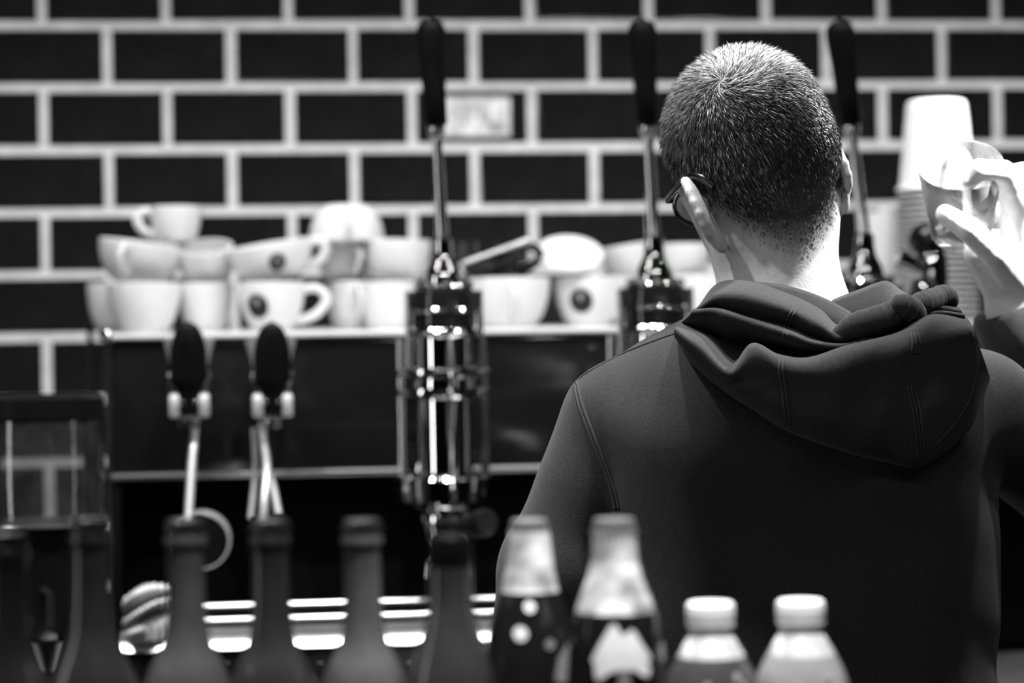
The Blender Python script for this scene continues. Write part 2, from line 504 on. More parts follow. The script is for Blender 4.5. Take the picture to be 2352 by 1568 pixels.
# ================================================================== ESPRESSO MACHINE
XL = PY(252, 900, YP)[0]; XR = PY(2520, 900, YP)[0]
ZT = PY(1000, 760, YP)[2]          # top edge
ZPB = PY(900, 1082, YP)[2]         # bottom trim of the back panel
MORI = np.array([(XL + XR) / 2, YP, 1.0])
machine = empty('espresso_machine', MORI)
tag(machine, 'large black and chrome lever espresso machine with three tall lever groups', 'espresso machine')
def mpart(mb, name, material, parent=machine, smooth=True, angle=40):
    o = mb.build(name, material, None, smooth, angle, origin=MORI if parent is machine else None)
    if parent is machine:
        o.parent = machine; o.location = (0, 0, 0)
    else:
        # sub-part: the parent sits at the machine's origin
        o.data.transform(Matrix.Translation(-Vector(MORI))); o.parent = parent
    return o
mpart(MB().box((XL, YP, ZPB), (XR, YP + 0.5, ZT - 0.006), 0.006), 'body_panel', BLACKGLOSS)
mpart(MB().box((XL, YP + 0.0, 1.012), (XL + 0.012, YP + 0.5, ZPB), 0.002), 'side_panel', BLACKMATTE)
mpart(MB().box((XL + 0.013, YP + 0.07, 1.012), (XR - 0.01, YP + 0.5, ZPB), 0.004), 'lower_back', BLACKMATTE)
mpart(MB().box((XL - 0.004, YP - 0.007, ZT - 0.0042), (XR, YP + 0.03, ZT + 0.0024), 0.0012), 'top_edge_rail', RAILM)
mpart(MB().lathe([(0, -0.009), (0.006, -0.007), (0.009, 0), (0.006, 0.007), (0, 0.009)], 20, (XL - 0.004, YP - 0.006, ZT + 0.001)), 'rail_end_knob', CHROME)
mpart(MB().box((XL, YP - 0.006, ZPB - 0.004), (XR, YP + 0.01, ZPB + 0.004), 0.002), 'lower_trim', STEEL)
mpart(MB().box((XL, YP + 0.03, ZT - 0.012), (XR, YP + 0.5, ZT - 0.004), 0.002), 'cup_tray', STEEL)
mpart(MB().tube([(XL - 0.002, YP - 0.002, ZT - 0.004), (XL - 0.002, YP - 0.002, 1.02)], 0.0034, 14), 'corner_post', DARKMETAL)
xb = PY(206, 800, YP + 0.36)[0]
mpart(MB().tube([(xb, YP + 0.36, ZT + 0.02), (xb + 0.004, YP + 0.36, ZT - 0.07), (xb, YP + 0.36, 1.02)], 0.0045, 14), 'corner_post', DARKMETAL)
# base with drip tray
YT = 2.84
XT = PY(2240, 1450, YT)[0]
zt1 = PY(800, 1387, YT + 0.16)[2]; zt2 = PY(800, 1417, YT + 0.09)[2]; zt3a = PY(800, 1442, YT + 0.03)[2]; zt3b = PY(800, 1478, YT)[2]
mpart(MB().box((XL + 0.02, YT + 0.0, 1.012), (XT, YP + 0.1, zt3b), 0.004), 'base', BLACKGLOSS)
mpart(MB().box((XL + 0.02, YT + 0.02, zt3b), (XT, YP + 0.08, zt3b + 0.003)), 'tray_floor', BLACKMATTE, smooth=False)
for (yy, zz, rr) in ((YT + 0.17, zt1, 0.0045), (YT + 0.09, zt2, 0.0045)):
    mpart(MB().tube([(XL + 0.025, yy, zz), (XT, yy, zz)], rr, 12), 'grate_bar', STEEL)
lip = MB()
pr = [(YT + 0.045, zt3a + 0.003), (YT + 0.02, zt3a), (YT + 0.002, (zt3a + zt3b) / 2), (YT - 0.004, zt3b - 0.002), (YT + 0.01, zt3b - 0.006), (YT + 0.05, zt3a - 0.005)]
lv = [(x, y, z) for x in (XL + 0.02, XT) for y, z in pr]; n6 = len(pr)
lip.add(lv, [(i, (i + 1) % n6, n6 + (i + 1) % n6, n6 + i) for i in range(n6)] + [tuple(range(n6)), tuple(range(2 * n6 - 1, n6 - 1, -1))])
mpart(lip, 'tray_lip', STEEL, angle=70)
for xx in (735, 940, 520):
    c = PY(xx, 1530, YT - 0.001)
    mpart(MB().lathe([(0, -.002), (.004, -.002), (.0055, 0), (.004, .0015), (0, .002)], 18, c, np.array([[1, 0, 0], [0, 0, -1], [0, 1, 0]]).T), 'screw_head', CHROME)
for xx in (XL + 0.1, XR - 0.1):
    mpart(MB().lathe([(0.02, 1.0), (0.022, 1.004), (0.022, 1.016), (0.0, 1.016)], 20, (xx, YT + 0.15, 0)), 'foot', BLACKMATTE)

# lever groups
YG = 2.97
SG = mpp(1020, YG)
def zg(py): return PY(1022, 870, YG)[2] + (870 - py) * SG
def group_head(px, lean):
    x = PY(px, 870, YG)[0]
    g = MB()
    pf = [(r * SG, zg(y)) for r, y in ((40, 1192), (52, 1175), (60, 1160), (80, 1150), (84, 1100), (80, 1094), (66, 1088), (62, 1076), (62, 915), (66, 908), (78, 906), (80, 898), (72, 890),
                                        (70, 868), (80, 862), (82, 853), (76, 848), (66, 844), (66, 775), (70, 770), (74, 762), (70, 755))]
    g.lathe([(0, pf[0][1])] + pf + [(0, pf[-1][1])], 56, (x, YG, 0))
    head = mpart(g, 'lever_group', CHROME, angle=28)
    # black spring housing with chrome ring and bolts
    b = MB().lathe([(0, zg(757)), (68 * SG, zg(757)), (73 * SG, zg(748)), (74 * SG, zg(690)), (70 * SG, zg(668)), (60 * SG, zg(660)), (0, zg(658))], 48, (x, YG, 0))
    mpart(b, 'spring_housing', BLACKGLOSS, head, angle=28)
    for yy, rr in ((762, 76), (713, 76), (660, 66)):
        ring = MB().lathe([(rr * SG - .004, zg(yy) - .002), (rr * SG, zg(yy) - .003), (rr * SG + .0015, zg(yy)), (rr * SG, zg(yy) + .003), (rr * SG - .004, zg(yy) + .002)], 48, (x, YG, 0))
        mpart(ring, 'collar_ring', CHROME, head)
    for k in range(10):
        t = 2 * math.pi * (k + .5) / 10
        mpart(MB().lathe([(0, zg(660)), (.0045, zg(659)), (.0045, zg(650)), (.002, zg(646)), (0, zg(645))], 12, (x + 62 * SG * math.cos(t), YG + 62 * SG * math.sin(t), 0)), 'bolt', CHROME, head)
    cap = MB().lathe([(44 * SG, zg(660)), (44 * SG, zg(640)), (40 * SG, zg(622)), (30 * SG, zg(604)), (24 * SG, zg(585)), (22 * SG, zg(550)), (18 * SG, zg(545)), (0, zg(543))], 40, (x, YG, 0))
    mpart(cap, 'fork_cap', CHROME, head, angle=30)
    for sgn in (-1, 1):
        mpart(MB().box((x + sgn * 76 * SG - .006, YG - .006, zg(712)), (x + sgn * 76 * SG + .006, YG + .012, zg(668)), .003), 'hinge_lug', DARKMETAL, head)
        mpart(MB().tube([(x + sgn * 96 * SG, YG + .03, zg(775)), (x + sgn * 96 * SG, YG + .03, zg(1150))], .0055, 16), 'tie_rod', CHROME, head)
        mpart(MB().tube([(x + sgn * 82 * SG, YG - .004, zg(668)), (x + sgn * 84 * SG, YG - .002, zg(850))], .004, 12), 'side_rod', CHROME, head)
    for yy in (855, 900):
        mpart(MB().lathe([(104 * SG, zg(yy) - .004), (110 * SG, zg(yy) - .004), (112 * SG, zg(yy)), (110 * SG, zg(yy) + .004), (104 * SG, zg(yy) + .004)], 44, (x, YG + .02, 0), close=True), 'flange_ring', CHROME, head)
    mpart(MB().lathe([(112 * SG, zg(1155)), (116 * SG, zg(1145)), (116 * SG, zg(1100)), (110 * SG, zg(1092)), (0, zg(1090))], 44, (x, YG + .045, 0)), 'boiler_flange', CHROME, head, angle=28)
    mpart(MB().tube([(x, YG + .04, zg(1120)), (x, YP + .02, zg(1120))], .042, 24), 'neck_pipe', CHROME, head)
    mpart(MB().tube([(x, YG + .04, zg(878)), (x, YP + .02, zg(878))], .03, 24), 'neck_pipe', CHROME, head)
    # lever arm
    z1 = zg(560); a = np.array([x, YG, z1]); di = np.array([-math.sin(lean), 0, math.cos(lean)])
    L = lambda y: a + di * ((560 - y) * SG)
    arm = mpart(MB().tube([L(600), L(540), L(530), L(330), L(300)], [15 * SG, 15 * SG, 15 * SG, 11.5 * SG, 11 * SG], 20), 'lever_arm', CHROME)
    A = np.stack([np.array([math.cos(lean), 0, math.sin(lean)]), np.array([0, 1, 0]), di], 1)
    hp = [(0, -.001), (20, 0), (27, 6), (27, 80), (30, 150), (34, 205), (33, 225), (26, 238), (14, 243), (0, 244)]
    mpart(MB().lathe([(r * SG, h * SG) for r, h in hp], 28, L(290), A), 'lever_handle', BLACKMATTE, arm, angle=50)
    mpart(MB().lathe([(11 * SG, -30 * SG), (17 * SG, -24 * SG), (20 * SG, -12 * SG), (20 * SG, -2 * SG), (16 * SG, 2 * SG), (0, 2 * SG)], 24, L(290), A), 'ferrule', CHROME, arm)
    mpart(MB().lathe([(0, 243 * SG), (9 * SG, 243 * SG), (9 * SG, 247 * SG), (5 * SG, 250 * SG), (0, 250 * SG)], 18, L(290), A), 'end_screw', CHROME, arm)
    return x
gx = [group_head(1022, 0.042), group_head(1507, 0.042), group_head(1990, 0.105)]

# steam taps with black paddles on the left
YS = 3.02
SS = mpp(520, YS)
def steam_tap(px, wand):
    c = PY(px, 870, YS); x, zc = c[0], c[2]
    z = lambda y: zc + (870 - y) * SS
    body = mpart(MB().lathe([(0, z(960)), (20 * SS, z(960)), (30 * SS, z(950)), (36 * SS, z(900)), (36 * SS, z(870)), (44 * SS, z(840)), (58 * SS, z(785)), (58 * SS, z(778)), (0, z(776))], 40, (x, YS + .05, 0)), 'steam_tap', SATIN, angle=28)
    mpart(MB().tube([(x, YS + .06, z(880)), (x, YP + .02, z(880))], .016, 20), 'tap_stem', CHROME, body)
    # paddle
    pd = MB(); rows = []
    for t in np.linspace(0, 1, 26):
        y = 738 + t * 216
        w = 42 * (math.sqrt(max(0, 1 - (1 - min(t / .38, 1)) ** 2)) if t < .38 else 1 if t < .6 else 1 - .4 * min(1, (t - .6) / .16))
        w = max(w, .8)
        rows.append((w * SS, z(y), -0.012 - 0.012 * (1 - t)))
    v = []; f = []; K = 24
    for (w, zz, dy) in rows:
        for k in range(K):
            a = 2 * math.pi * k / K
            v.append((x + w * math.cos(a), YS + dy + min(w * .55, .011) * math.sin(a), zz))
    for i in range(len(rows) - 1):
        for k in range(K):
            f.append((i * K + k, i * K + (k + 1) % K, (i + 1) * K + (k + 1) % K, (i + 1) * K + k))
    f += [tuple(range(K)), tuple((len(rows) - 1) * K + k for k in range(K))]
    pd.add(v, f); mpart(pd, 'tap_paddle', BLACKMATTE, body, angle=60)
    for sgn in (-1, 1):
        ck = MB().box((x + sgn * 33 * SS - 13 * SS, YS - .018, z(958)), (x + sgn * 33 * SS + 13 * SS, YS + .03, z(905)), .003)
        mpart(ck, 'fork_cheek', SATIN, body)
        ck = MB().box((x + sgn * 33 * SS - 12 * SS, YS - .014, z(905)), (x + sgn * 33 * SS + 12 * SS, YS + .025, z(866)), .004)
        mpart(ck, 'fork_shoulder', CHROME, body)
        mpart(MB().lathe([(0, -.006), (.004, -.005), (.0058, 0), (.004, .005), (0, .006)], 14, (x + sgn * 40 * SS, YS - .012, z(862))), 'fork_pin', CHROME, body)
        mpart(MB().lathe([(0, -.005), (.003, -.004), (.0045, 0), (.003, .004), (0, .005)], 12, (x + sgn * 16 * SS, YS - .02, z(922))), 'fork_pin', CHROME, body)
    mpart(MB().lathe([(0, z(985)), (26 * SS, z(983)), (28 * SS, z(972)), (26 * SS, z(962)), (0, z(960))], 28, (x, YS + .02, 0)), 'tap_nut', CHROME, body)
    pts = [(PY(a, b, YS + dy)) for a, b, dy in wand]
    mpart(MB().tube(catmull(pts, 30), .0052, 14), 'steam_wand', SATIN, body)
    return body
steam_tap(434, [(447, 972, .02), (446, 1010, .01), (441, 1060, 0), (432, 1200, -.02), (428, 1260, -.03)])
b2 = steam_tap(625, [(603, 972, .02), (606, 1010, .01), (613, 1080, 0), (607, 1150, -.015), (604, 1215, -.02)])
mpart(MB().tube(catmull([PY(612, 1085, YS), PY(625, 1110, YS), PY(640, 1180, YS - .01)], 12), .0045, 12), 'water_spout', SATIN, b2)
mpart(MB().tube(catmull([PY(583, 985, YS + .02), PY(586, 1080, YS + .03), PY(576, 1190, YS + .02)], 12), .0035, 12), 'water_spout', SATIN, b2)
# round gauge low on the front
c = PY(464, 1240, YP - 0.12); sg = mpp(464, YP - 0.12); AX = np.array([[1, 0, 0], [0, 0, -1], [0, 1, 0]]).T
gb = mpart(MB().lathe([(56 * sg, -.02), (64 * sg, -.02), (67 * sg, -.002), (67 * sg, .02), (64 * sg, .024), (60 * sg, .022), (58 * sg, .016), (56 * sg, .01)], 48, c, AX, close=True), 'gauge', SATIN)
mpart(MB().lathe([(0, -.02), (60 * sg, -.02), (60 * sg, .012), (0, .012)], 40, c, AX), 'dial', BLACKMATTE, gb)
mpart(MB().tube([(c[0], c[1] + .015, c[2]), (c[0], YP + .08, c[2])], .012, 20), 'gauge_stem', DARKMETAL, gb)

# portafilter locked into the first group
PO = np.array([gx[0], YG, zg(1200)])
pf_ = empty('portafilter', PO)
tag(pf_, 'chrome portafilter with black handle locked under the leftmost lever group', 'portafilter')
q = MB().lathe([(0, -.03), (.02, -.03), (.03, -.018), (.033, 0), (.036, .003), (.036, .01), (0, .01)], 40).build('basket', CHROME, pf_, angle=28)
hd = [np.array([0.008, -.03, -.006]), np.array([.018, -.07, -.0]), np.array([.028, -.11, .006]), np.array([.034, -.14, .010])]
MB().tube(catmull(hd, 16), [.007, .007, .008, .010, .012, .0135, .0145, .015, .0155, .016, .0165, .017, .0175, .0175, .0165, .012], 20).build('handle', BLACKMATTE, pf_)
for sgn in (-1, 1):
    MB().tube(catmull([(sgn * .008, -.004, -.03), (sgn * .014, -.006, -.042), (sgn * .022, -.008, -.052), (sgn * .024, -.008, -.066)], 10), .006, 12).build('spout', CHROME, pf_)

# ================================================================== CUPS ON THE MACHINE
def cup_profile(R, H, rb, bulge=0.55):
    out = []
    for t in np.linspace(0, 1, 14):
        r = rb + (R - rb) * (math.sin(t * math.pi / 2) ** bulge if t > 0 else 0)
        out.append((r, t * H))
    th = .0032
    inn = [(max(r - th, .001), max(z, th * 1.6)) for r, z in out]
    foot = [(0, .0015), (rb * .8, .0015), (rb * .84, 0), (rb * .97, 0)]
    return foot + out[1:] + [(R - th * .5, H + .0012)] + inn[::-1][:-1] + [(0, th * 1.6)], out
def cup(px, py, w, h, Y, label, tilt=(0, 0), handle=None, emblem=None, base=0.55, bulge=.55, material=None, flip=False, hs=1.0):
    """px, py: middle of the base in the photograph; w, h: size there in pixels; handle, emblem: bearing in degrees, 0 = right, -90 = towards the camera"""
    s_ = mpp(px, Y); R, H = w / 2 * s_, h * s_
    loc = PY(px, py, Y)
    root = empty('coffee_cup', loc)
    tag(root, label, 'cup', 'cups on the espresso machine')
    full, out = cup_profile(R, H, R * base, bulge)
    MB().lathe(full, 44).build('bowl', material or CERAMIC, root, angle=50)
    rad = lambda z: float(np.interp(z, [o[1] for o in out], [o[0] for o in out]))
    if handle is not None:
        a = math.radians(handle); d = np.array([math.cos(a), math.sin(a), 0]); zv = np.array([0, 0, 1.0])
        e = H * .36 * hs
        pts = [d * (rad(H * .86) - .002) + zv * H * .86, d * (rad(H * .86) + e * .55) + zv * H * .88, d * (R + e) + zv * H * .66,
               d * (R + e * .55) + zv * H * .36, d * (rad(H * .2) + e * .2) + zv * H * .22, d * (rad(H * .2) - .002) + zv * H * .2]
        MB().tube(catmull(pts, 24), .0042, 12, flat=1.5).build('handle', material or CERAMIC, root)
    if emblem is not None:
        a0 = math.radians(emblem)
        def patch(zr, rr, mt, nm, lift, squash=1.0):
            v = []; f = []; K = 20
            for i, q_ in enumerate((0, .5, 1)):
                for k in range(K):
                    t = 2 * math.pi * k / K
                    zz = H * zr + rr * q_ * math.sin(t); rd = rad(zz) + lift
                    aa = a0 + rr * q_ * math.cos(t) * squash / max(rd, .01)
                    v.append((rd * math.cos(aa), rd * math.sin(aa), zz))
            for i in range(2):
                for k in range(K): f.append((i * K + k, i * K + (k + 1) % K, (i + 1) * K + (k + 1) % K, (i + 1) * K + k))
            return MB().add(v, f).build(nm, mt, root)
        e_ = patch(.52, H * .25, PRINT, 'emblem', .0006); e_['label'] = 'dark round emblem'
        patch(.6, H * .07, PRINTLIGHT, 'emblem_mark', .0011, .7); 
    root.rotation_euler = (math.radians(tilt[1]) + (math.pi if flip else 0), math.radians(tilt[0]), 0)
    return root
YC = 3.33
# lower row
cup(262, 764, 120, 112, YC + .16, 'white cup in the lower row, farthest left and half hidden', base=.5)
cup(333, 766, 168, 114, YC, 'large white cup at the left front end of the lower row', base=.52, bulge=.6)
cup(474, 764, 124, 112, YC + .03, 'white cup in the lower row behind the leftmost black steam paddle', base=.6)
cup(626, 760, 152, 110, YC - .02, 'white cup with dark emblem and handle at right, above the second steam paddle', handle=0, emblem=-120, base=.5, hs=1.25)
cup(808, 758, 118, 110, YC + .05, 'white cup in the lower row with its handle towards the camera', handle=-80, base=.55)
cup(892, 757, 128, 108, YC, 'white cup in the lower row left of the first chrome lever group', base=.62)
cup(1170, 752, 190, 112, YC - .02, 'wide white cup between the first two lever groups, handle facing the camera', handle=-92, base=.5, bulge=.5)
cup(1352, 749, 158, 112, YC, 'white cup with dark emblem left of the second lever group', handle=-10, emblem=-112, base=.5)
cup(1608, 745, 150, 112, YC + .02, 'white cup behind the man\'s collar right of the second lever group', base=.55)
# upper row
cup(316, 652, 196, 96, YC + .04, 'wide white cup stacked on the left end with its handle towards the camera', tilt=(7, 3), handle=-108, base=.45, bulge=.5)
cup(478, 655, 130, 92, YC + .05, 'white cup stacked second from left and tilted to the camera', tilt=(-4, 18), base=.6)
cup(632, 642, 196, 82, YC, 'tilted white cup with dark emblem stacked in the upper row', tilt=(-9, 4), handle=2, emblem=-84, base=.55)
cup(790, 648, 124, 92, YC + .06, 'white cup in the upper row below the domed one', handle=-70, base=.62)
cup(910, 645, 158, 92, YC + .03, 'white cup in the upper row directly left of the first lever', tilt=(2, 0), base=.62)
cup(1444, 640, 110, 76, YC + .05, 'tilted white cup in the upper row behind the second lever', tilt=(-9, 0), base=.55)
cup(1572, 640, 116, 78, YC + .03, 'white cup in the upper row between the second lever and the man\'s ear', base=.6)
# top
cup(404, 556, 118, 80, YC + .03, 'small white cup alone on top at left, handle at its left', handle=186, base=.74, bulge=.8)
cup(795, 470, 172, 84, YC + .04, 'white cup turned over on top of the stack left of the first lever', tilt=(0, 0), handle=90, base=.55, bulge=.5, flip=True)
# at the right, behind the lever
cup(2035, 640, 110, 150, YC + .05, 'tall pale cup between the third lever and the paper cups', base=.75, bulge=.9)
cup(2030, 744, 150, 100, YC + .05, 'pale cup under the tall one right of the third lever', base=.6)
# black cup lying tipped with a spoon, and a leaning saucer
bc = cup(1128, 640, 150, 82, YC - .01, 'glossy black cup with round handle above the wide white cup', handle=-12, base=.62, bulge=.6, material=CERAMICDARK, hs=1.3)
bc['group'] = 'dark cup'
sp = MB()
a, b = PY(1062, 604, YC - .075), PY(1212, 552, YC - .045)
d_ = (b - a)
sp.tube([a, a + d_ * .4, a + d_ * .75, b], [.0026, .0026, .0034, .0042], 12)
spo = sp.build('teaspoon', STEEL, None, origin=(a + b) / 2)
tag(spo, 'steel teaspoon handle lying aslant across the black cup', 'spoon')
sa = PY(1308, 592, YC - .01); sv = mpp(1308, YC)
pr = [(0, .0), (30, .0), (34, -1.5), (38, 0), (60, 5), (76, 12), (78, 13), (76, 15), (60, 9), (36, 4), (0, 3.5)]
sau = MB().lathe([(r * sv, z * sv) for r, z in pr], 48).build('saucer', CERAMIC, None, angle=50)
sau.location = sa; sau.rotation_euler = (math.radians(33), 0, 0)
tag(sau, 'white saucer leaning towards the camera right of the black cup', 'saucer')

# ================================================================== PAPER CUP STACK
YQ = 3.26; sq = mpp(2150, YQ)
pc_prof = [(r * sq, z * sq) for r, z in ((0, 205), (58, 205), (64, 203), (67, 199), (69, 190), (86, 14), (88, 8), (92, 7), (94, 3), (92, 0), (87.2, 0), (86.2, 8), (85.2, 14), (68.2, 189), (66, 198), (62, 202), (57, 203.6), (0, 203.6))]
pcm = MB().lathe(pc_prof, 44).mesh('paper_cup', angle=50); pcm.materials.append(PAPER)
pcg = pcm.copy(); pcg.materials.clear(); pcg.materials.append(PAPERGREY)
base = PY(2158, 742, YQ); top_cup = PY(2153, 436, YQ)
ncup = 23
ORD = ['top', 'second', 'third', 'fourth', 'fifth', 'sixth', 'seventh', 'eighth', 'ninth', 'tenth', 'eleventh', 'twelfth', 'thirteenth', 'fourteenth', 'fifteenth', 'sixteenth', 'seventeenth', 'eighteenth', 'nineteenth', 'twentieth', 'twenty-first', 'twenty-second', 'bottom']
for k in range(ncup):
    t = k / (ncup - 1)
    p = base * (1 - t) + top_cup * t; p = np.array([p[0] + 0.00008 * math.sin(k * 2.1), base[1], p[2]])
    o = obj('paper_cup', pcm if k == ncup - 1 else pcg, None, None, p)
    o.rotation_euler = (0, 0, k * 9 * 2 * math.pi / 44)
    ordn = ORD[ncup - 1 - k]
    if k == ncup - 1: tag(o, 'white upturned paper cup on top of the nested stack', 'paper cup', 'stack of paper cups')
    else: tag(o, ordn + ' paper cup from the top of the upturned nested stack', 'paper cup', 'stack of paper cups')

# chrome fitting with round black knob
KO = PY(2120, 720, 3.02); sk = mpp(2120, 3.02)
kn = empty('knob_fitting', KO); tag(kn, 'chrome fitting with a round black knob in front of the paper cups', 'fitting')
Ax = np.array([[.94, 0, -.34], [0, 1, 0], [.34, 0, .94]]).T
zz = lambda y: (720 - y) * sk
MB().lathe([(0, -.03), (.022, -.03), (.024, 0), (.022, zz(680)), (.016, zz(660)), (.015, zz(640)), (0, zz(636))], 32).build('stem', CHROME, kn, angle=30)
MB().lathe([(0, zz(665)), (34 * sk, zz(662)), (38 * sk, zz(640)), (36 * sk, zz(590)), (30 * sk, zz(580)), (0, zz(578))], 32, (.012, 0, 0)).build('collar', CHROME, kn, angle=30)
MB().tube([(-.034, -.005, zz(590)), (-.01, -.005, zz(610)), (.012, -.004, zz(640))], [.012, .009, .007], 16).build('arm', CHROME, kn)
kb = [(46 * sk * math.sin(t), -42 * sk * math.cos(t)) for t in np.linspace(0, math.pi, 18)]
MB().lathe(kb, 32, (.008, 0, zz(552))).build('knob', BLACKGLOSS, kn)

# ================================================================== GRINDER ON THE LEFT
YR = 2.86; sr = mpp(90, YR)
GO = PY(100, 1195, YR)
gr = empty('coffee_grinder', (GO[0], GO[1], 1.0)); tag(gr, 'dark coffee grinder with clear hopper left of the espresso machine', 'grinder')
dz = GO[2] - 1.0
hz = lambda y: dz + (1195 - y) * sr
MB().lathe([(138 * sr, hz(1195)), (142 * sr, hz(1100)), (140 * sr, hz(960)), (136 * sr, hz(960)), (138 * sr, hz(1100)), (134 * sr, hz(1195))], 56, close=True).build('hopper', THINGLASS, gr, angle=60)
MB().lathe([(0, hz(905)), (128 * sr, hz(907)), (142 * sr, hz(915)), (144 * sr, hz(958)), (140 * sr, hz(962)), (0, hz(962))], 48).build('hopper_lid', BLACKMATTE, gr, angle=40)
MB().lathe([(138 * sr, hz(1196)), (146 * sr, hz(1198)), (146 * sr, hz(1203)), (0, hz(1204))], 48).build('hopper_ring', STEEL, gr)
MB().lathe([(0, .012), (100 * sr, .012), (112 * sr, .02), (112 * sr, hz(1300)), (128 * sr, hz(1230)), (132 * sr, hz(1204)), (0, hz(1203))], 48).build('motor_body', BLACKGLOSS, gr, angle=40)
MB().box((-.075, -.13, 0), (.075, .08, .016), .005).build('base_plate', BLACKMATTE, gr)
MB().lathe([(.012, hz(1520)), (.02, hz(1470)), (.022, hz(1455)), (0, hz(1452))], 28, (.008, -.075, 0)).build('dosing_spout', CHROME, gr, angle=30)
MB().tube([(.0, -.05, hz(1345)), (.012, -.085, hz(1345)), (.012, -.085, hz(1420))], .004, 12).build('portafilter_fork', DARKMETAL, gr)
MB().lathe([(0, -.006), (.005, -.004), (.007, 0), (.005, .004), (0, .006)], 16, (-.022, -.075, hz(1435))).build('switch', CHROME, gr)

# ================================================================== BAR CLOTH
def cloth():
    o = PY(335, 1478, 2.86); sc_ = mpp(335, 2.86)
    nu, nv = 64, 40; v = []; f = []
    # ridged folds running up to the right, heaped on the tray edge
    rows = [((270, 1478, .06), (300, 1476, .0), (340, 1474, -.02), (400, 1470, 0)),
            ((278, 1455, .02), (305, 1452, -.028), (345, 1432, -.02), (402, 1420, .0)),
            ((286, 1450, .045), (312, 1430, .0), (350, 1405, .01), (404, 1398, .03)),
            ((282, 1430, .01), (316, 1408, -.03), (358, 1385, -.03), (404, 1374, -.0)),
            ((284, 1415, .04), (320, 1392, .008), (360, 1374, .012), (404, 1368, .04)),
            ((280, 1390, .02), (312, 1366, -.014), (350, 1352, -.012), (402, 1352, .01)),
            ((284, 1374, .05), (318, 1350, .02), (348, 1340, .02), (400, 1345, .05)),
            ((300, 1390, .09), (325, 1370, .08), (348, 1362, .08), (395, 1365, .09))]
    cr = [catmull([PY(a, b, 2.85 + c) for a, b, c in r_], nu) for r_ in rows]
    cols = [catmull([cr[j][i] for j in range(len(rows))], nv) for i in range(nu)]
    for i in range(nu):
        for j in range(nv):
            w = 0.0012 * math.sin(i * .9 + j * .35)
            v.append(cols[i][j] + np.array([0, w, w]))
    for i in range(nu - 1):
        for j in range(nv - 1): f.append((i * nv + j, (i + 1) * nv + j, (i + 1) * nv + j + 1, i * nv + j + 1))
    c_ = MB().add(v, f).build('bar_cloth', CLOTH, None, origin=o, angle=180)
    md = c_.modifiers.new('thick', 'SOLIDIFY'); md.thickness = .003
    tag(c_, 'crumpled pale bar cloth heaped on the drip tray at left', 'cloth')
cloth()

# ================================================================== BOTTLES ON THE BAR
def bottle(px, Y, name, label, category_group, prof, parts):
    """prof: (py, radius px) down the outline; parts: list of (part name, material, py from, py to)"""
    s_ = mpp(px, Y); o_ = PY(px, 1500, Y); z = lambda y: o_[2] + (1500 - y) * s_ - BARZ
    root = empty(name, (o_[0], o_[1], BARZ)); tag(root, label, 'bottle', category_group)
    zb = 0.0; ybase = 1500 + (o_[2] - BARZ) / s_
    last = prof[-1]
    full = list(prof) + [(ybase - 60, last[1] + 4), (ybase - 12, last[1] + 3), (ybase - 1, last[1] - 10)]
    ys = [a for a, b in full]; rs = [b for a, b in full]
    for (nm, mt, y0, y1) in parts:
        if y1 is None: y1 = ybase - 1
        yy = sorted(set([y0, y1] + [y for y in ys if y0 < y < y1] + list(np.linspace(y0, y1, 10))))
        pr_ = [(float(np.interp(y, ys, rs)) * s_, z(y)) for y in yy]
        if mt is LITHAZE:      # hollow: outer and inner wall
            MB().lathe(pr_ + [(max(r - 7 * s_, .002), zz_) for r, zz_ in pr_[::-1]], 48, close=True).build(nm, mt, root, angle=50)
            continue
        ring = [(0, pr_[0][1])] + pr_ + [(0, pr_[-1][1])]
        MB().lathe(ring, 40).build(nm, mt, root, angle=50)
    return root, s_, z, ys, rs
def crown(root, s_, z, y0, y1, r, mt, teeth=21):
    v = []; f = []; K = teeth * 4
    rows = [(y0, r * .55, 0), (y0 + 1.5, r * .86, 0), (y0 + 5, r * .95, .01), (y1 - 6, r * .99, .03), (y1, r * 1.06, .06)]
    for (y, rr, w) in rows:
        for k in range(K):
            t = 2 * math.pi * k / K; q_ = rr * (1 + w * math.cos(teeth * t)) * s_
            v.append((q_ * math.cos(t), q_ * math.sin(t), z(y)))
    for i in range(len(rows) - 1):
        for k in range(K): f.append((i * K + k, i * K + (k + 1) % K, (i + 1) * K + (k + 1) % K, (i + 1) * K + k))
    f.append(tuple(range(K))); f.append(tuple((len(rows) - 1) * K + k for k in range(K)))
    MB().add(v, f).build('crown_cap', mt, root, angle=35)
BEER = [(1205, 40), (1216, 44), (1226, 42), (1300, 42), (1380, 43), (1440, 48), (1480, 58), (1520, 78), (1568, 98), (1640, 108)]
beers = [(22, 1.5, DARKGLASS, 'black glass bottle cut off by the left edge of the frame', 30), (212, 1.48, DARKGLASS, 'black glass bottle standing left of the bar cloth', -3),
         (430, 1.5, BROWNGLASS, 'smoky glass bottle right of the bar cloth, overlapping the chrome ring', 0), (625, 1.52, DARKGLASS, 'dark glass bottle below the second steam paddle from the left', 0),
         (836, 1.5, BROWNGLASS, 'smoky glass bottle left of the portafilter', 0)]
for px, Y, mt, lb, dy in beers:
    r_, s_, z, ys, rs = bottle(px, Y, 'glass_bottle', lb, 'dark bottles at the left of the bar', [(a + dy, b) for a, b in BEER], [('glass', mt, 1205 + dy, None)])
    crown(r_, s_, z, 1190 + dy, 1216 + dy, 46, DARKMETAL)
    MB().lathe([(44 * s_, z(1228 + dy)), (48 * s_, z(1234 + dy)), (48 * s_, z(1250 + dy)), (43 * s_, z(1258 + dy)), (40 * s_, z(1240 + dy))], 36, close=True).build('neck_ring', mt, r_)
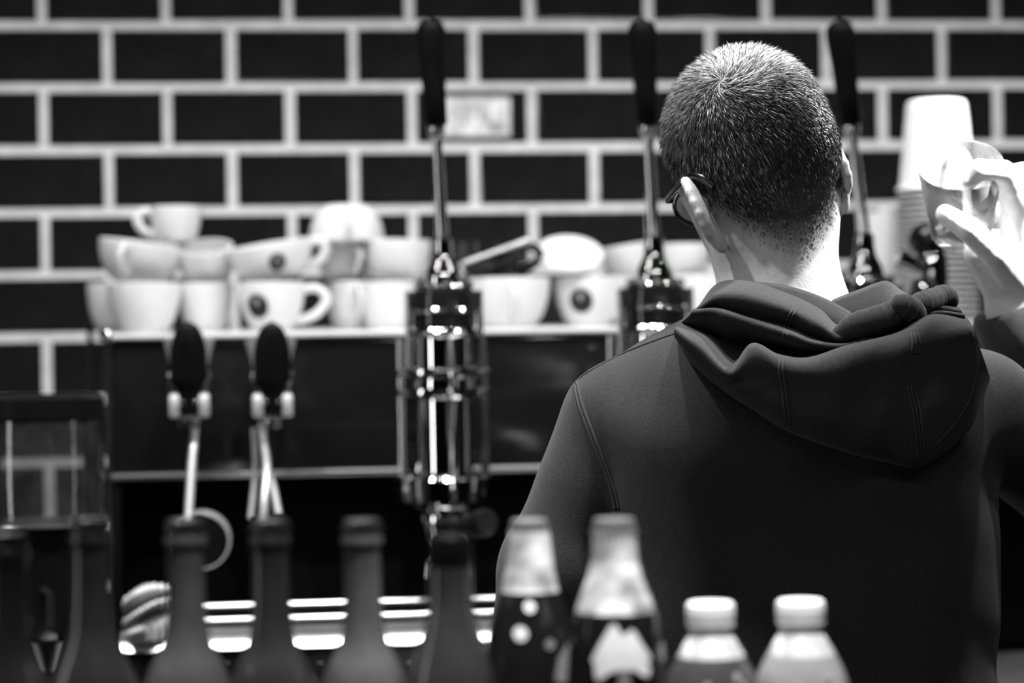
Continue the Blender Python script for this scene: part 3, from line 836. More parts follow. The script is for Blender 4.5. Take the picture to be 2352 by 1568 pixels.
r_, s_, z, ys, rs = bottle(1037, 1.46, 'glass_bottle', 'dark round-topped bottle in front of the chrome portafilter', None,
       [(1222, 20), (1226, 36), (1236, 46), (1260, 50), (1330, 50), (1385, 51), (1430, 60), (1470, 73), (1520, 88), (1568, 98), (1640, 106)], [('glass', DARKGLASS, 1300, None), ('foil_capsule', BLACKMATTE, 1222, 1300)])
r_, s_, z, ys, rs = bottle(1220, 1.52, 'soda_bottle', 'crown-capped bottle with white neck and dark drink, by the man\'s elbow', None,
       [(1212, 40), (1222, 47), (1250, 50), (1300, 56), (1350, 65), (1400, 84), (1450, 97), (1520, 107), (1568, 112), (1700, 112)],
       [('neck', LITHAZE, 1212, 1356), ('body', COLA, 1356, None)])
crown(r_, s_, z, 1190, 1219, 44, CAPGREY)
def decal(root, s_, z, ys, rs, poly, mt, nm, lift=.0012, cx=0):
    """a flat print wrapped on a bottle: poly of (px offset, py), facing the camera"""
    import bmesh
    v = []
    for dx, y in poly:
        r0 = (float(np.interp(y, ys, rs))) * s_ + lift
        a = -math.pi / 2 + (dx) * s_ / r0 - 0.0
        v.append((r0 * math.cos(a), r0 * math.sin(a), z(y)))
    bm = bmesh.new(); bv = [bm.verts.new(q) for q in v]; bm.faces.new(bv)
    bmesh.ops.triangulate(bm, faces=list(bm.faces))
    for _ in range(2): bmesh.ops.subdivide_edges(bm, edges=list(bm.edges), cuts=1, use_grid_fill=True)
    for q in bm.verts:
        y = 1500 - (q.co.z - z(1500)) / s_
        r0 = (float(np.interp(y, ys, rs))) * s_ + lift
        k = r0 / math.hypot(q.co.x, q.co.y); q.co.x *= k; q.co.y *= k
    me = bpy.data.meshes.new(nm); bm.to_mesh(me); bm.free(); finish(me)
    return obj(nm, me, mt, root)
def disc(cx, cy, r, n=14): return [(cx + r * math.cos(2 * math.pi * k / n), cy + r * math.sin(2 * math.pi * k / n)) for k in range(n)]
for nm, cx, cy, rr in (('print_dot', -36, 1443, 17), ('print_dot', -12, 1384, 13), ('print_dot', 32, 1468, 12)):
    decal(r_, s_, z, ys, rs, disc(cx, cy, rr), LABELW if rr > 12.5 else mat('grey bottle print', .2, .5), nm)
decal(r_, s_, z, ys, rs, [(40, 1545), (52, 1500), (80, 1470), (98, 1480), (100, 1510), (78, 1548), (60, 1560)], mat('grey bottle print', .3, .5), 'print_leaf')
r_, s_, z, ys, rs = bottle(1415, 1.46, 'soda_bottle', 'crown-capped bottle with a white leaf emblem below its pale neck', None,
       [(1214, 44), (1224, 51), (1255, 52), (1290, 54), (1330, 66), (1380, 85), (1420, 98), (1480, 109), (1568, 115), (1700, 115)],
       [('neck', LITHAZE, 1214, 1402), ('body', COLA, 1402, None)])
crown(r_, s_, z, 1188, 1221, 50, CAPGREY)
leaf = [(-28, 1424), (-16, 1422), (-8, 1436), (-2, 1447), (8, 1442), (20, 1433), (28, 1440), (30, 1456), (46, 1470), (62, 1490), (70, 1502), (58, 1508), (66, 1524), (60, 1542), (44, 1538), (24, 1524), (6, 1522),
        (-12, 1522), (-36, 1530), (-58, 1546), (-68, 1540), (-60, 1522), (-70, 1510), (-76, 1500), (-58, 1486), (-42, 1466), (-36, 1446)]
decal(r_, s_, z, ys, rs, leaf[::-1], LABELW, 'leaf_emblem')['label'] = 'white leaf-shaped emblem'
decal(r_, s_, z, ys, rs, [(-12, 1522), (-14, 1600), (16, 1600), (10, 1522)], mat('grey bottle print', .3, .5), 'leaf_stem')
for px, lb, cy, jm, dx in ((1633, 'short white-capped drink bottle, the darker of the two', 1381, JUICEDARK, 0), (1840, 'short white-capped drink bottle at far right, the paler of the two', 1376, JUICE, 0)):
    o5 = cy - 1381
    r_, s_, z, ys, rs = bottle(px, 1.49, 'drink_bottle', lb, 'short drink bottles', [(a + o5, b) for a, b in ((1425, 44), (1440, 48), (1458, 50), (1475, 61), (1500, 75), (1520, 86), (1545, 98), (1568, 106), (1620, 116), (1700, 116))],
           [('neck', LITHAZE, 1425 + o5, 1505 + o5), ('body', jm, 1505 + o5, None)])
    v = MB(); K = 60
    rows = [(1381, 40, 0), (1382, 48, 0), (1386, 53, .0), (1392, 54, .025), (1426, 54, .025), (1428, 54, 0), (1434, 55, 0), (1438, 52, 0)]
    vv = []; ff = []
    for (y, r, w) in rows:
        for k in range(K * 2):
            t = math.pi * k / K; q_ = r * (1 + w * (k % 2)) * s_
            vv.append((q_ * math.cos(t), q_ * math.sin(t), z(y + o5)))
    for i in range(len(rows) - 1):
        for k in range(K * 2): ff.append((i * K * 2 + k, i * K * 2 + (k + 1) % (K * 2), (i + 1) * K * 2 + (k + 1) % (K * 2), (i + 1) * K * 2 + k))
    ff += [tuple(range(K * 2)), tuple((len(rows) - 1) * K * 2 + k for k in range(K * 2))]
    v.add(vv, ff).build('screw_cap', CAPWHITE, r_, angle=35)
    for (bx, by, br) in ((42, 1543, 9), (-30, 1560, 8), (60, 1562, 8)):
        decal(r_, s_, z, ys, rs, disc(bx, by, br), mat('pale bubble', .3, .3), 'droplet')

# ================================================================== THE MAN
FOOT = P(1800, 784, 2.22); FOOT = np.array([FOOT[0], FOOT[1], 0.0])
person = empty('person', FOOT)
tag(person, 'man in dark hoodie seen from behind, short grey hair, glasses, raising a glass', 'person')
def pchild(o):
    o.parent = person; o.location = Vector(o.location) - Vector(FOOT); return o

# --- head frame
psi, the, phi = math.radians(21), math.radians(18), math.radians(18)
HS = .887                          # size of the head
f1 = math.cos(psi) * FWD - math.sin(psi) * RIGHT; r1 = math.cos(psi) * RIGHT + math.sin(psi) * FWD
f2 = math.cos(the) * f1 - math.sin(the) * UP; u2 = math.cos(the) * UP + math.sin(the) * f1
u3 = math.cos(phi) * u2 - math.sin(phi) * r1; r3 = math.cos(phi) * r1 + math.sin(phi) * u2
HR = np.stack([r3, f2, u3], 1)
HC = P(1719, 340, 2.225)
def hl(x, y, z): return HC + HS * (HR @ np.array([x, y, z]))
NECK0 = P(1778, 545, 2.235); NECK1 = P(1806, 760, 2.215)
def rotz(a): c, s = math.cos(a), math.sin(a); return np.array([[c, -s, 0], [s, c, 0], [0, 0, 1]])
def rotx(a): c, s = math.cos(a), math.sin(a); return np.array([[1, 0, 0], [0, c, -s], [0, s, c]])
def head_sdf(p):
    bc, hd = block_of(p)
    if hd < .16 and np.linalg.norm(bc - HC) - hd > .25: return np.full(len(p), .5)
    q = (p - HC) @ HR / HS
    d = ellipsoid(q, (0, -.004, .012), (.0775, .099, .089))
    d = smin(d, ellipsoid(q, (0, -.03, -.03), (.068, .062, .062)), .03)
    d = smin(d, ellipsoid(q, (0, .042, -.045), (.060, .062, .078)), .03)
    d = smin(d, ellipsoid(q, (0, .068, -.105), (.034, .03, .022)), .03)
    d = smin(d, capsule(q, (-.03, .01, -.085), (.03, .01, -.085), .032, .032), .03)
    d = smin(d, capsule(q, (0, .1, -.02), (0, .115, -.052), .008, .013), .012)          # nose
    d = smin(d, ellipsoid(q, (0, .098, -.078), (.023, .01, .007)), .008)               # mouth
    for s in (-1, 1):
        d = smax(d, -ellipsoid(q, (s * .032, .108, -.012), (.016, .012, .011)), .01)   # eye sockets
        d = np.minimum(d, np.linalg.norm(q - np.array([s * .032, .092, -.014]), axis=1) - .012)
        e0 = np.array([s * (.073 if s < 0 else .061), -.006, -.054])
        bq, hq = block_of(q)
        if hq < .16 and np.linalg.norm(bq - e0) - hq > .075: continue
        R = rotz(s * math.radians(34 if s < 0 else 4)) @ rotx(math.radians(-4))
        ql = (q - e0) @ R                                                                # ear frame: x out, y fwd, z up
        ql = ql * np.array([s, 1, 1]) / 1.12
        ear = ellipsoid(ql, (.010, -.010, .006), (.0065, .0185, .031))
        ear = smin(ear, ellipsoid(ql, (.008, -.002, -.026), (.006, .010, .013)), .01)
        ear = smax(ear, -ellipsoid(ql, (.0165, -.007, .006), (.0075, .011, .021)), .004)
        t = np.linspace(-2.3, 1.7, 11)
        for i in range(10):                                                              # helix rim
            a = np.array([.0125, -.010 - .0165 * math.cos(t[i]), .006 + .029 * math.sin(t[i])]); b = np.array([.0125, -.010 - .0165 * math.cos(t[i + 1]), .006 + .029 * math.sin(t[i + 1])])
            ear = smin(ear, capsule(ql, a, b, .0036, .0036), .003)
        ear = smin(ear, capsule(ql, (-.004, .004, .01), (.008, -.002, .008), .007, .006), .006)
        d = smin(d, ear * 1.12, .005)
    return d * HS
# --- raised hand
HAND = dict(
 wrist=P(2345, 712, 2.400), elbow=P(2540, 1180, 2.42), shoulder=P(2262, 935, 2.2))
mcp = [P(2338, 458, 2.355), P(2378, 462, 2.385), P(2398, 508, 2.41), P(2402, 556, 2.425)]
fing = [[mcp[0], P(2304, 396, 2.328), P(2250, 390, 2.318), P(2222, 420, 2.322)],
        [mcp[1], P(2352, 400, 2.40), P(2285, 405, 2.432), P(2222, 432, 2.436)],
        [mcp[2], P(2350, 480, 2.438), P(2265, 492, 2.45), P(2150, 498, 2.425)],
        [mcp[3], P(2340, 545, 2.445), P(2255, 548, 2.445), P(2176, 536, 2.42)]]
frad = [(.0125, .0112, .0098, .0086), (.0125, .0112, .0098, .0086), (.012, .0108, .0094, .0082), (.011, .0095, .0085, .0075)]
thumb = [P(2345, 655, 2.375), P(2282, 580, 2.338), P(2222, 525, 2.322), P(2172, 492, 2.326)]
trad = (.017, .0135, .0115, .0098)
def hand_sdf(p):
    bc, hd = block_of(p)
    if hd < .16 and min(np.linalg.norm(bc - mcp[1]), np.linalg.norm(bc - HAND['wrist']), np.linalg.norm(bc - .5 * (HAND['wrist'] + HAND['elbow'])), np.linalg.norm(bc - HAND['elbow'])) - hd > .26: return np.full(len(p), .5)
    w = HAND['wrist']
    d = capsule(p, w, mcp[1], .026, .018)
    d = smin(d, capsule(p, w, mcp[0], .024, .0165), .012)
    d = smin(d, capsule(p, w, mcp[2], .024, .0155), .012)
    d = smin(d, capsule(p, w, mcp[3], .023, .0145), .012)
    d = smin(d, capsule(p, mcp[0], mcp[3], .014, .013), .012)
    d = smin(d, capsule(p, w, P(2245, 585, 2.37), .026, .014), .014)
    ft = None
    for ch, rr in list(zip(fing, frad)) + [(thumb, trad)]:
        c = None
        for i in range(3):
            e = capsule(p, ch[i], ch[i + 1], rr[i], rr[i + 1]); c = e if c is None else smin(c, e, .003)
        ft = c if ft is None else smin(ft, c, .0015)
    d = smin(d, ft, .008)
    d = smin(d, capsule(p, w, HAND['elbow'], .0265, .042), .02)
    return d
# --- other arm, forearm resting forward
LSH, LEL, LWR = P(1405, 935, 2.2), P(1282, 1400, 2.2), P(1440, 1500, 2.42)
lk = [LWR + (P(1470 + 14 * i, 1496 + 10 * i, 2.50) - LWR) for i in range(4)]
def left_hand(p):
    d = capsule(p, LEL, LWR, .04, .026)
    for i, k in enumerate(lk):
        d = smin(d, capsule(p, LWR, k, .02, .014), .012)
        t1 = k + .035 * FWD + .006 * RIGHT - .012 * UP; t2 = t1 + .024 * FWD - .02 * UP
        d = smin(d, smin(capsule(p, k, t1, .0105, .0095), capsule(p, t1, t2, .0095, .008), .003), .004)
    a = LWR + .02 * FWD + .015 * RIGHT; b = a + .035 * FWD + .03 * RIGHT - .01 * UP
    return smin(d, smin(capsule(p, a, b, .015, .012), capsule(p, b, b + .025 * FWD, .012, .009), .003), .008)
CH = P(1800, 1000, 2.22); HIP = np.array([FOOT[0], FOOT[1], .92])
def body_sdf(p):
    d = head_sdf(p)
    d = smin(d, capsule(p, NECK0, NECK1, .054, .060), .028)
    d = smin(d, capsule(p, P(1800, 850, 2.22), HIP, .07, .08), .04)
    d = smin(d, capsule(p, P(1800, 900, 2.22), HAND['shoulder'], .045, .036), .03)
    d = smin(d, capsule(p, P(1800, 900, 2.22), LSH, .045, .034), .03)
    d = smin(d, capsule(p, HAND['shoulder'], HAND['elbow'], .036, .036), .02)
    d = smin(d, capsule(p, LSH, LEL, .034, .034), .02)
    d = smin(d, hand_sdf(p), .01)
    d = smin(d, left_hand(p), .01)
    return d
blo = np.minimum.reduce([LEL, HIP, NECK0, hl(0, 0, .11)]) - np.array([.14, .2, .12]); bhi = np.maximum.reduce([HAND['elbow'], hl(0, 0, .13), mcp[1], P(1500, 1500, 2.62)]) + np.array([.08, .1, .03])
bme, bv_, bq_ = mesh_sdf(body_sdf, blo, bhi, .0026, 'body')
# scalp and skin tones as a vertex colour
ql = (bv_ - HC) @ HR / HS
HAIRY = np.array([-.14, -.06, -.035, -.012, .012, .03, .045, .07, .1]); HAIRZ = np.array([-.168, -.166, -.145, -.065, -.012, -.01, -.01, .045, .06])
def hair_amount(q):
    zl = np.interp(q[:, 1], HAIRY, HAIRZ)
    return np.clip((q[:, 2] - zl) / .07 + .1, 0, 1) * (q[:, 2] > -.2)
ha = hair_amount(ql)
isear = ((ql[:, 0] < -.0795) | (ql[:, 0] > .07)) & (ql[:, 1] > -.05) & (ql[:, 1] < .03) & (ql[:, 2] < -.004) & (ql[:, 2] > -.1)
ha = np.where(isear, 0, ha)
tone = (0.52 * (1 - ha) + 0.05 * ha)
ca = bme.color_attributes.new('tone', 'FLOAT_COLOR', 'POINT')
ca.data.foreach_set('color', np.stack([tone, tone, tone, np.ones_like(tone)], 1).astype(np.float32).ravel())
body = obj('body', bme, SKIN); body.data.transform(Matrix.Translation(-Vector(FOOT))); body.parent = person

# --- hair strands
tri = np.concatenate([bq_[:, [0, 1, 2]], bq_[:, [0, 2, 3]]])
hv = ha > .02
tri = tri[hv[tri].any(1) & (ql[tri[:, 0], 2] > -.2)]
A_, B_, C_ = bv_[tri[:, 0]], bv_[tri[:, 1]], bv_[tri[:, 2]]
nr = np.cross(B_ - A_, C_ - A_); ar = np.linalg.norm(nr, axis=1); nr = nr / (ar[:, None] + 1e-12)
head_out = np.sum(nr * ((A_ + B_ + C_) / 3 - HC), 1) < 0
nr[head_out] *= -1
NS = 46000
pick = rng.choice(len(tri), NS, p=ar / ar.sum())
u_, w_ = rng.random(NS), rng.random(NS); fl = u_ + w_ > 1; u_[fl], w_[fl] = 1 - u_[fl], 1 - w_[fl]
root_p = A_[pick] + u_[:, None] * (B_ - A_)[pick] + w_[:, None] * (C_ - A_)[pick]
root_n = nr[pick]
qh = (root_p - HC) @ HR / HS
am = hair_amount(qh)
near_ear = ((qh[:, 0] < -.0795) | (qh[:, 0] > .07)) & (qh[:, 1] > -.05) & (qh[:, 1] < .03) & (qh[:, 2] < -.004)
keep = (rng.random(NS) < am ** 1.2) & ~near_ear
root_p, root_n, qh, am = root_p[keep], root_n[keep], qh[keep], am[keep]
body_bvh = BVHTree.FromPolygons([tuple(v) for v in bv_], [tuple(q) for q in bq_])
hit = body_bvh.ray_cast(Vector(CAM), Vector(ray(1655, 185)).normalized())[0]
WH = np.array(hit) if hit is not None else hl(0, -.06, .07)
rel = root_p - WH
dist = np.linalg.norm(rel, axis=1)
tg = rel - root_n * np.sum(rel * root_n, 1)[:, None]; tg /= np.linalg.norm(tg, axis=1)[:, None] + 1e-9
sw = np.cross(root_n, tg)
ang = np.radians(48) * np.exp(-(dist / .05)) + rng.normal(0, .22, len(dist))
tg = tg * np.cos(ang)[:, None] + sw * np.sin(ang)[:, None]
dn = -HR[:, 2][None, :] - root_n * np.sum(-HR[:, 2][None, :] * root_n, 1)[:, None]; dn /= np.linalg.norm(dn, axis=1)[:, None] + 1e-9
k_ = np.clip((.05 - qh[:, 2]) / .08, 0, 1)[:, None] * .75
tg = tg * (1 - k_) + dn * k_; tg /= np.linalg.norm(tg, axis=1)[:, None] + 1e-9
ln = (.0115 * np.clip((qh[:, 2] + .09) / .13, 0, 1) + .004) * rng.uniform(.65, 1.2, len(dist))
lift = np.radians(np.where(qh[:, 2] > .03, 22, 14) + rng.normal(0, 8, len(dist)))
d1 = tg * np.cos(lift)[:, None] + root_n * np.sin(lift)[:, None]
d2 = tg * np.cos(lift * .45)[:, None] + root_n * np.sin(lift * .45)[:, None]
p0 = root_p - root_n * .0005; p1 = p0 + d1 * (ln * .5)[:, None]; p2 = p1 + d2 * (ln * .5)[:, None]
sx_ = np.cross(d1, root_n); sx_ /= np.linalg.norm(sx_, axis=1)[:, None] + 1e-9
ny_ = np.cross(sx_, d1)
rw = (.00026 * rng.uniform(.8, 1.3, len(dist)))[:, None]
ring = lambda c, r: [c + r * sx_, c + r * (-.5 * sx_ + .87 * ny_), c + r * (-.5 * sx_ - .87 * ny_)]
V7 = np.stack(ring(p0, rw) + ring(p1, rw * .9) + [p2], 1).reshape(-1, 3) - FOOT
ns = len(p0); bs = (np.arange(ns) * 7)[:, None]
T = np.array([[0, 1, 4], [0, 4, 3], [1, 2, 5], [1, 5, 4], [2, 0, 3], [2, 3, 5], [3, 4, 6], [4, 5, 6], [5, 3, 6]])
TR = (bs[:, :, None] + T[None]).reshape(-1, 3)
hme = bpy.data.meshes.new('hair')
hme.vertices.add(len(V7)); hme.vertices.foreach_set('co', V7.astype(np.float32).ravel())
hme.loops.add(len(TR) * 3); hme.loops.foreach_set('vertex_index', TR.astype(np.int32).ravel())
hme.polygons.add(len(TR)); hme.polygons.foreach_set('loop_start', np.arange(len(TR), dtype=np.int32) * 3)
hme.polygons.foreach_set('use_smooth', np.ones(len(TR), bool)); hme.update()
gtone = np.where(rng.random(ns) < .055 + .5 * np.clip((qh[:, 2] - .01) / .06, 0, 1) + .25 * np.clip((-.02 - qh[:, 0]) / .05, 0, 1), rng.uniform(.4, .85, ns), rng.uniform(.02, .07, ns))
hc_ = hme.color_attributes.new('tone', 'FLOAT_COLOR', 'POINT')
gt = np.repeat(gtone, 7)
hc_.data.foreach_set('color', np.stack([gt, gt, gt, np.ones_like(gt)], 1).astype(np.float32).ravel())
hair = obj('hair', hme, HAIR, person); tag(hair, 'short cropped grey hair with a whorl at the crown', kind='stuff')

# --- glasses
gl = MB(); gr_ = empty('glasses', (0, 0, 0)); gr_.parent = person; gr_['label'] = 'dark-framed glasses'
def gpart(mb, nm, mt): 
    o = mb.build(nm, mt, None); o.data.transform(Matrix.Translation(-Vector(FOOT))); o.parent = gr_; return o
for s in (-1, 1):
    pts = [hl(s * .06, .085, -.008), hl(s * .069, .077, -.008), hl(s * .0765, .045, -.009), hl(s * .0805, .014, -.010), hl(s * .083, -.010, -.012), hl(s * .081, -.024, -.021), hl(s * .078, -.032, -.035)]
    gpart(MB().tube(catmull(pts, 30), [.0022] * 30, 10, flat=1.6), 'temple_arm', FRAME)
    cx = s * .034
    loop = [hl(cx + .028 * math.cos(t) * (1 if abs(math.cos(t)) < .9 else 1.0), .100 - .018 * abs(cx + .028 * math.cos(t)) / .064, -.022 + .020 * math.sin(t)) for t in np.linspace(0, 2 * math.pi, 28, endpoint=False)]
    gpart(MB().tube(loop, .0021, 10, closed=True), 'lens_rim', FRAME)
    lens = MB(); cen = hl(cx, .100 - .008, -.022)
    lens.add([cen] + loop, [(0, 1 + k, 1 + (k + 1) % 28) for k in range(28)])
    gpart(lens, 'lens', LENSGLASS)
gpart(MB().tube(catmull([hl(-.008, .099, -.016), hl(0, .104, -.013), hl(.008, .099, -.016)], 9), .0025, 10), 'bridge', FRAME)

# --- hoodie body
def wave(p):
    q = (p - FOOT)
    return .0028 * np.sin(q[:, 0] * 26 + 7 * np.sin(q[:, 2] * 5.0) + 1.0) * np.sin(q[:, 2] * 11 + q[:, 0] * 9) + .0014 * np.sin(q[:, 0] * 61 + q[:, 2] * 34) * np.sin(q[:, 2] * 43 - q[:, 0] * 18 + 2)
BR = np.stack([RIGHT, FWD, UP], 1)
def hoodie_sdf(p):
    d = rbox(p, P(1826, 1300, 2.215), (.184, .108, .198), .1, BR)
    d = smin(d, capsule(p, P(1740, 862, 2.215), P(1880, 862, 2.215), .06, .06), .03)
    d = smin(d, rbox(p, np.array([FOOT[0], FOOT[1], .98]), (.175, .115, .16), .1, BR), .06)
    d = smin(d, capsule(p, P(1425, 948, 2.2), P(1690, 872, 2.205), .047, .045), .03)
    d = smin(d, capsule(p, P(2240, 935, 2.2), P(1900, 872, 2.205), .048, .045), .03)
    d = smin(d, capsule(p, P(1660, 960, 2.17), P(1950, 960, 2.17), .075, .075), .07)
    arm = smin(capsule(p, P(1415, 946, 2.2), P(1281, 1340, 2.2), .0475, .0535), capsule(p, P(1281, 1340, 2.2), P(1276, 1440, 2.2), .0535, .052), .02)
    arm = smin(arm, capsule(p, P(1276, 1440, 2.2), P(1430, 1500, 2.405), .052, .036), .02)
    d = smin(d, arm, .009)
    arm = smin(capsule(p, P(2250, 930, 2.2), HAND['elbow'], .05, .056), capsule(p, HAND['elbow'], P(2362, 772, 2.403), .056, .043), .02)
    d = smin(d, arm, .022)
    return d + wave(p)
hlo = np.minimum.reduce([P(1130, 1500, 2.2), HIP]) - np.array([.06, .16, .14]); hhi = np.maximum.reduce([HAND['elbow'], P(2240, 700, 2.2), P(1430, 1500, 2.45)]) + np.array([.1, .1, .06])
hme2, hv2, hq2 = mesh_sdf(hoodie_sdf, hlo, hhi, .0045, 'hoodie')
hood_body = obj('hoodie', hme2, HOODIE); hood_body.data.transform(Matrix.Translation(-Vector(FOOT))); hood_body.parent = person
hood_body['label'] = 'dark washed cotton hoodie'
hoodie_bvh = BVHTree.FromPolygons([tuple(v) for v in hv2], [tuple(q) for q in hq2])

# --- hood: rows of fold lines from the neck down to the hem, (x, y) read off the picture, then set at their own depth
def Z8(x, y): return 1300 + x / 2.2357, 600 + y / 2.2357
rows = [
 (2.165, [(720, 300), (800, 200), (950, 180), (1150, 230), (1320, 320), (1430, 380), (1600, 330), (1750, 280), (1900, 250), (2000, 270)]),
 (2.128, [(695, 240), (790, 125), (940, 118), (1150, 183), (1300, 258), (1400, 338), (1550, 285), (1700, 225), (1850, 205), (2005, 248)]),
 (2.112, [(686, 240), (785, 135), (945, 130), (1150, 200), (1298, 272), (1402, 360), (1552, 300), (1700, 240), (1860, 215), (2015, 250)]),
 (2.088, [(680, 246), (790, 185), (950, 200), (1140, 260), (1290, 330), (1405, 392), (1560, 345), (1700, 290), (1870, 240), (2030, 260)]),
 (2.098, [(665, 252), (800, 247), (960, 297), (1135, 340), (1280, 400), (1410, 425), (1560, 390), (1720, 330), (1890, 262), (2040, 275)]),
 (2.078, [(640, 268), (760, 262), (870, 300), (1110, 375), (1260, 425), (1420, 438), (1560, 400), (1720, 345), (1890, 270), (2045, 282)]),
 (2.122, [(590, 310), (770, 370), (865, 450), (1100, 455), (1260, 470), (1410, 455), (1560, 415), (1720, 365), (1890, 285), (2052, 295)]),
 (2.098, [(570, 330), (730, 385), (862, 510), (965, 450), (1090, 488), (1250, 502), (1430, 460), (1700, 385), (1880, 290), (2060, 305)]),
 (2.058, [(560, 345), (690, 400), (850, 545), (960, 432), (1090, 490), (1250, 508), (1450, 442), (1700, 380), (1875, 290), (2070, 320)]),
 (2.044, [(558, 352), (690, 450), (840, 575), (970, 480), (1095, 540), (1270, 560), (1470, 510), (1720, 440), (1900, 370), (2090, 370)]),
 (2.048, [(562, 360), (690, 490), (850, 610), (1000, 600), (1110, 640), (1310, 680), (1520, 660), (1760, 580), (1960, 490), (2115, 430)]),
 (2.052, [(566, 368), (680, 515), (840, 630), (1010, 700), (1135, 765), (1360, 830), (1580, 860), (1815, 830), (2040, 690), (2150, 530)]),
 (2.070, [(562, 372), (650, 512), (805, 645), (1000, 770), (1148, 860), (1400, 950), (1620, 1005), (1830, 1022), (2065, 845), (2168, 600)]),
 (2.092, [(570, 372), (660, 510), (810, 640), (1000, 762), (1150, 850), (1400, 940), (1620, 995), (1825, 1010), (2055, 835), (2150, 600)]),
 (2.125, [(600, 370), (690, 490), (830, 610), (1010, 730), (1150, 815), (1400, 900), (1610, 950), (1800, 960), (2010, 800), (2110, 600)]),
]
NU, NVV = 180, 120
crv = []
for d0, pts in rows:
    c = []
    for (x, y) in pts:
        px, py = Z8(x, y)
        dd = d0 + .040 * ((x - 1340) / 800.0) ** 2 + (.0 if x < 1500 else 0)
        c.append(P(px, py, dd))
    crv.append(catmull(c, NU))
crv = np.array(crv)
grid = np.stack([catmull(crv[:, i], NVV) for i in range(NU)], 0)       # NU x NVV x 3
uu, vv2 = np.meshgrid(np.linspace(0, 1, NU), np.linspace(0, 1, NVV), indexing='ij')
rip = .0019 * np.sin(uu * 17 + 6 * np.sin(vv2 * 5 + uu * 3)) * np.sin(vv2 * 15 + uu * 11) + .0005 * np.sin(uu * 41 + vv2 * 37)
grid = grid - rip[..., None] * FWD
gv = grid.reshape(-1, 3)
gf = [(i * NVV + j, i * NVV + j + 1, (i + 1) * NVV + j + 1, (i + 1) * NVV + j) for i in range(NU - 1) for j in range(NVV - 1)]
hood = MB().add(gv, gf).build('hood', HOODIE, None, angle=180)
hood.data.transform(Matrix.Translation(-Vector(FOOT))); hood.parent = person; hood['label'] = 'folded hood lying on the upper back'
md = hood.modifiers.new('thick', 'SOLIDIFY'); md.thickness = .004; md.offset = 0
hood_bvh = BVHTree.FromPolygons([tuple(v) for v in gv], gf)
# neck side of the hood: the two crossing bands around the nape, and the rolled hem with its knot
def band(top, bot, nm, par=None, thick=.005):
    n = 60
    a = catmull([P(*Z8(x, y), d) for x, y, d in top], n); b = catmull([P(*Z8(x, y), d) for x, y, d in bot], n)
    v = []; f = []; K = 10
    for i in range(n):
        for k in range(K):
            t = k / (K - 1); w = a[i] * (1 - t) + b[i] * t - FWD * .006 * math.sin(t * math.pi)
            v.append(w)
    for i in range(n - 1):
        for k in range(K - 1): f.append((i * K + k, i * K + k + 1, (i + 1) * K + k + 1, (i + 1) * K + k))
    o = MB().add(v, f).build(nm, HOODIE, None, angle=180)
    o.data.transform(Matrix.Translation(-Vector(FOOT))); o.parent = par or hood
    m_ = o.modifiers.new('thick', 'SOLIDIFY'); m_.thickness = thick; m_.offset = 0
    return o
band([(930, 112, 2.150), (1080, 125, 2.150), (1220, 160, 2.150), (1350, 212, 2.152), (1480, 285, 2.155), (1560, 330, 2.155)],
     [(930, 300, 2.132), (1080, 320, 2.132), (1220, 350, 2.132), (1350, 380, 2.135), (1480, 400, 2.14), (1560, 420, 2.14)], 'neck_band')
band([(1300, 245, 2.170), (1400, 195, 2.172), (1520, 150, 2.175), (1600, 118, 2.18), (1650, 113, 2.185), (1710, 155, 2.19), (1790, 210, 2.2)],
     [(1300, 400, 2.145), (1400, 400, 2.145), (1520, 380, 2.145), (1600, 350, 2.15), (1650, 330, 2.155), (1710, 320, 2.16), (1790, 310, 2.17)], 'neck_band')
def ptube(pts, rad, nm, par, mt=HOODIE, seg=20, n=60, rough=.0):
    c = catmull([P(*Z8(x, y), d) for x, y, d in pts], n); rr = catmull([[r] for r in rad], n)[:, 0]
    if rough: rr = rr * (1 + rough * np.sin(np.linspace(0, 60, n)) * np.sin(np.linspace(0, 23, n)))
    o = MB().tube(c, list(rr), seg).build(nm, mt, None, angle=180)
    o.data.transform(Matrix.Translation(-Vector(FOOT))); o.parent = par; return o
ptube([(1395, 372, 2.10), (1480, 335, 2.088), (1600, 300, 2.082), (1690, 268, 2.085), (1740, 255, 2.09)], [.006, .0115, .0125, .0115, .009], 'rolled_hem', hood, rough=.04)
ptube([(1695, 235, 2.082), (1720, 225, 2.078), (1765, 250, 2.082), (1790, 290, 2.09), (1800, 330, 2.10)], [.006, .010, .012, .011, .007], 'hem_knot', hood, rough=.05)
ptube([(1770, 240, 2.09), (1830, 215, 2.10), (1900, 190, 2.12), (1950, 172, 2.13), (1972, 200, 2.14), (1965, 240, 2.14)], [.009, .0105, .010, .009, .008, .005], 'hem_end', hood, rough=.02)
# stitched seams laid on the cloth
def seam(pts, nm, par, bvh=None, r=.0011, doubles=1, gap=7, n=50):
    off = .0004 if bvh is hoodie_bvh else .0027
    for k in range(doubles):
        out = []
        for (x, y) in catmull([(x + k * gap, y) for x, y in pts], n):
            v = Vector(ray(x, y)).normalized(); best = None
            for bv in ([bvh] if bvh else [hood_bvh, hoodie_bvh]):
                h_ = bv.ray_cast(Vector(CAM), v)
                if h_[0] is not None and (best is None or h_[3] < best[1]): best = (h_[0], h_[3])
            if best: out.append(np.array(best[0] - v * off))
        if len(out) > 3:
            o = MB().tube(out, r, 8).build(nm, HOODSEAM, None, angle=180)
            o.data.transform(Matrix.Translation(-Vector(FOOT))); o.parent = par
seam([(1318, 878), (1330, 930), (1352, 990), (1380, 1060), (1402, 1120), (1414, 1170)], 'shoulder_seam', hood_body, hoodie_bvh, .0016, 2, 8)
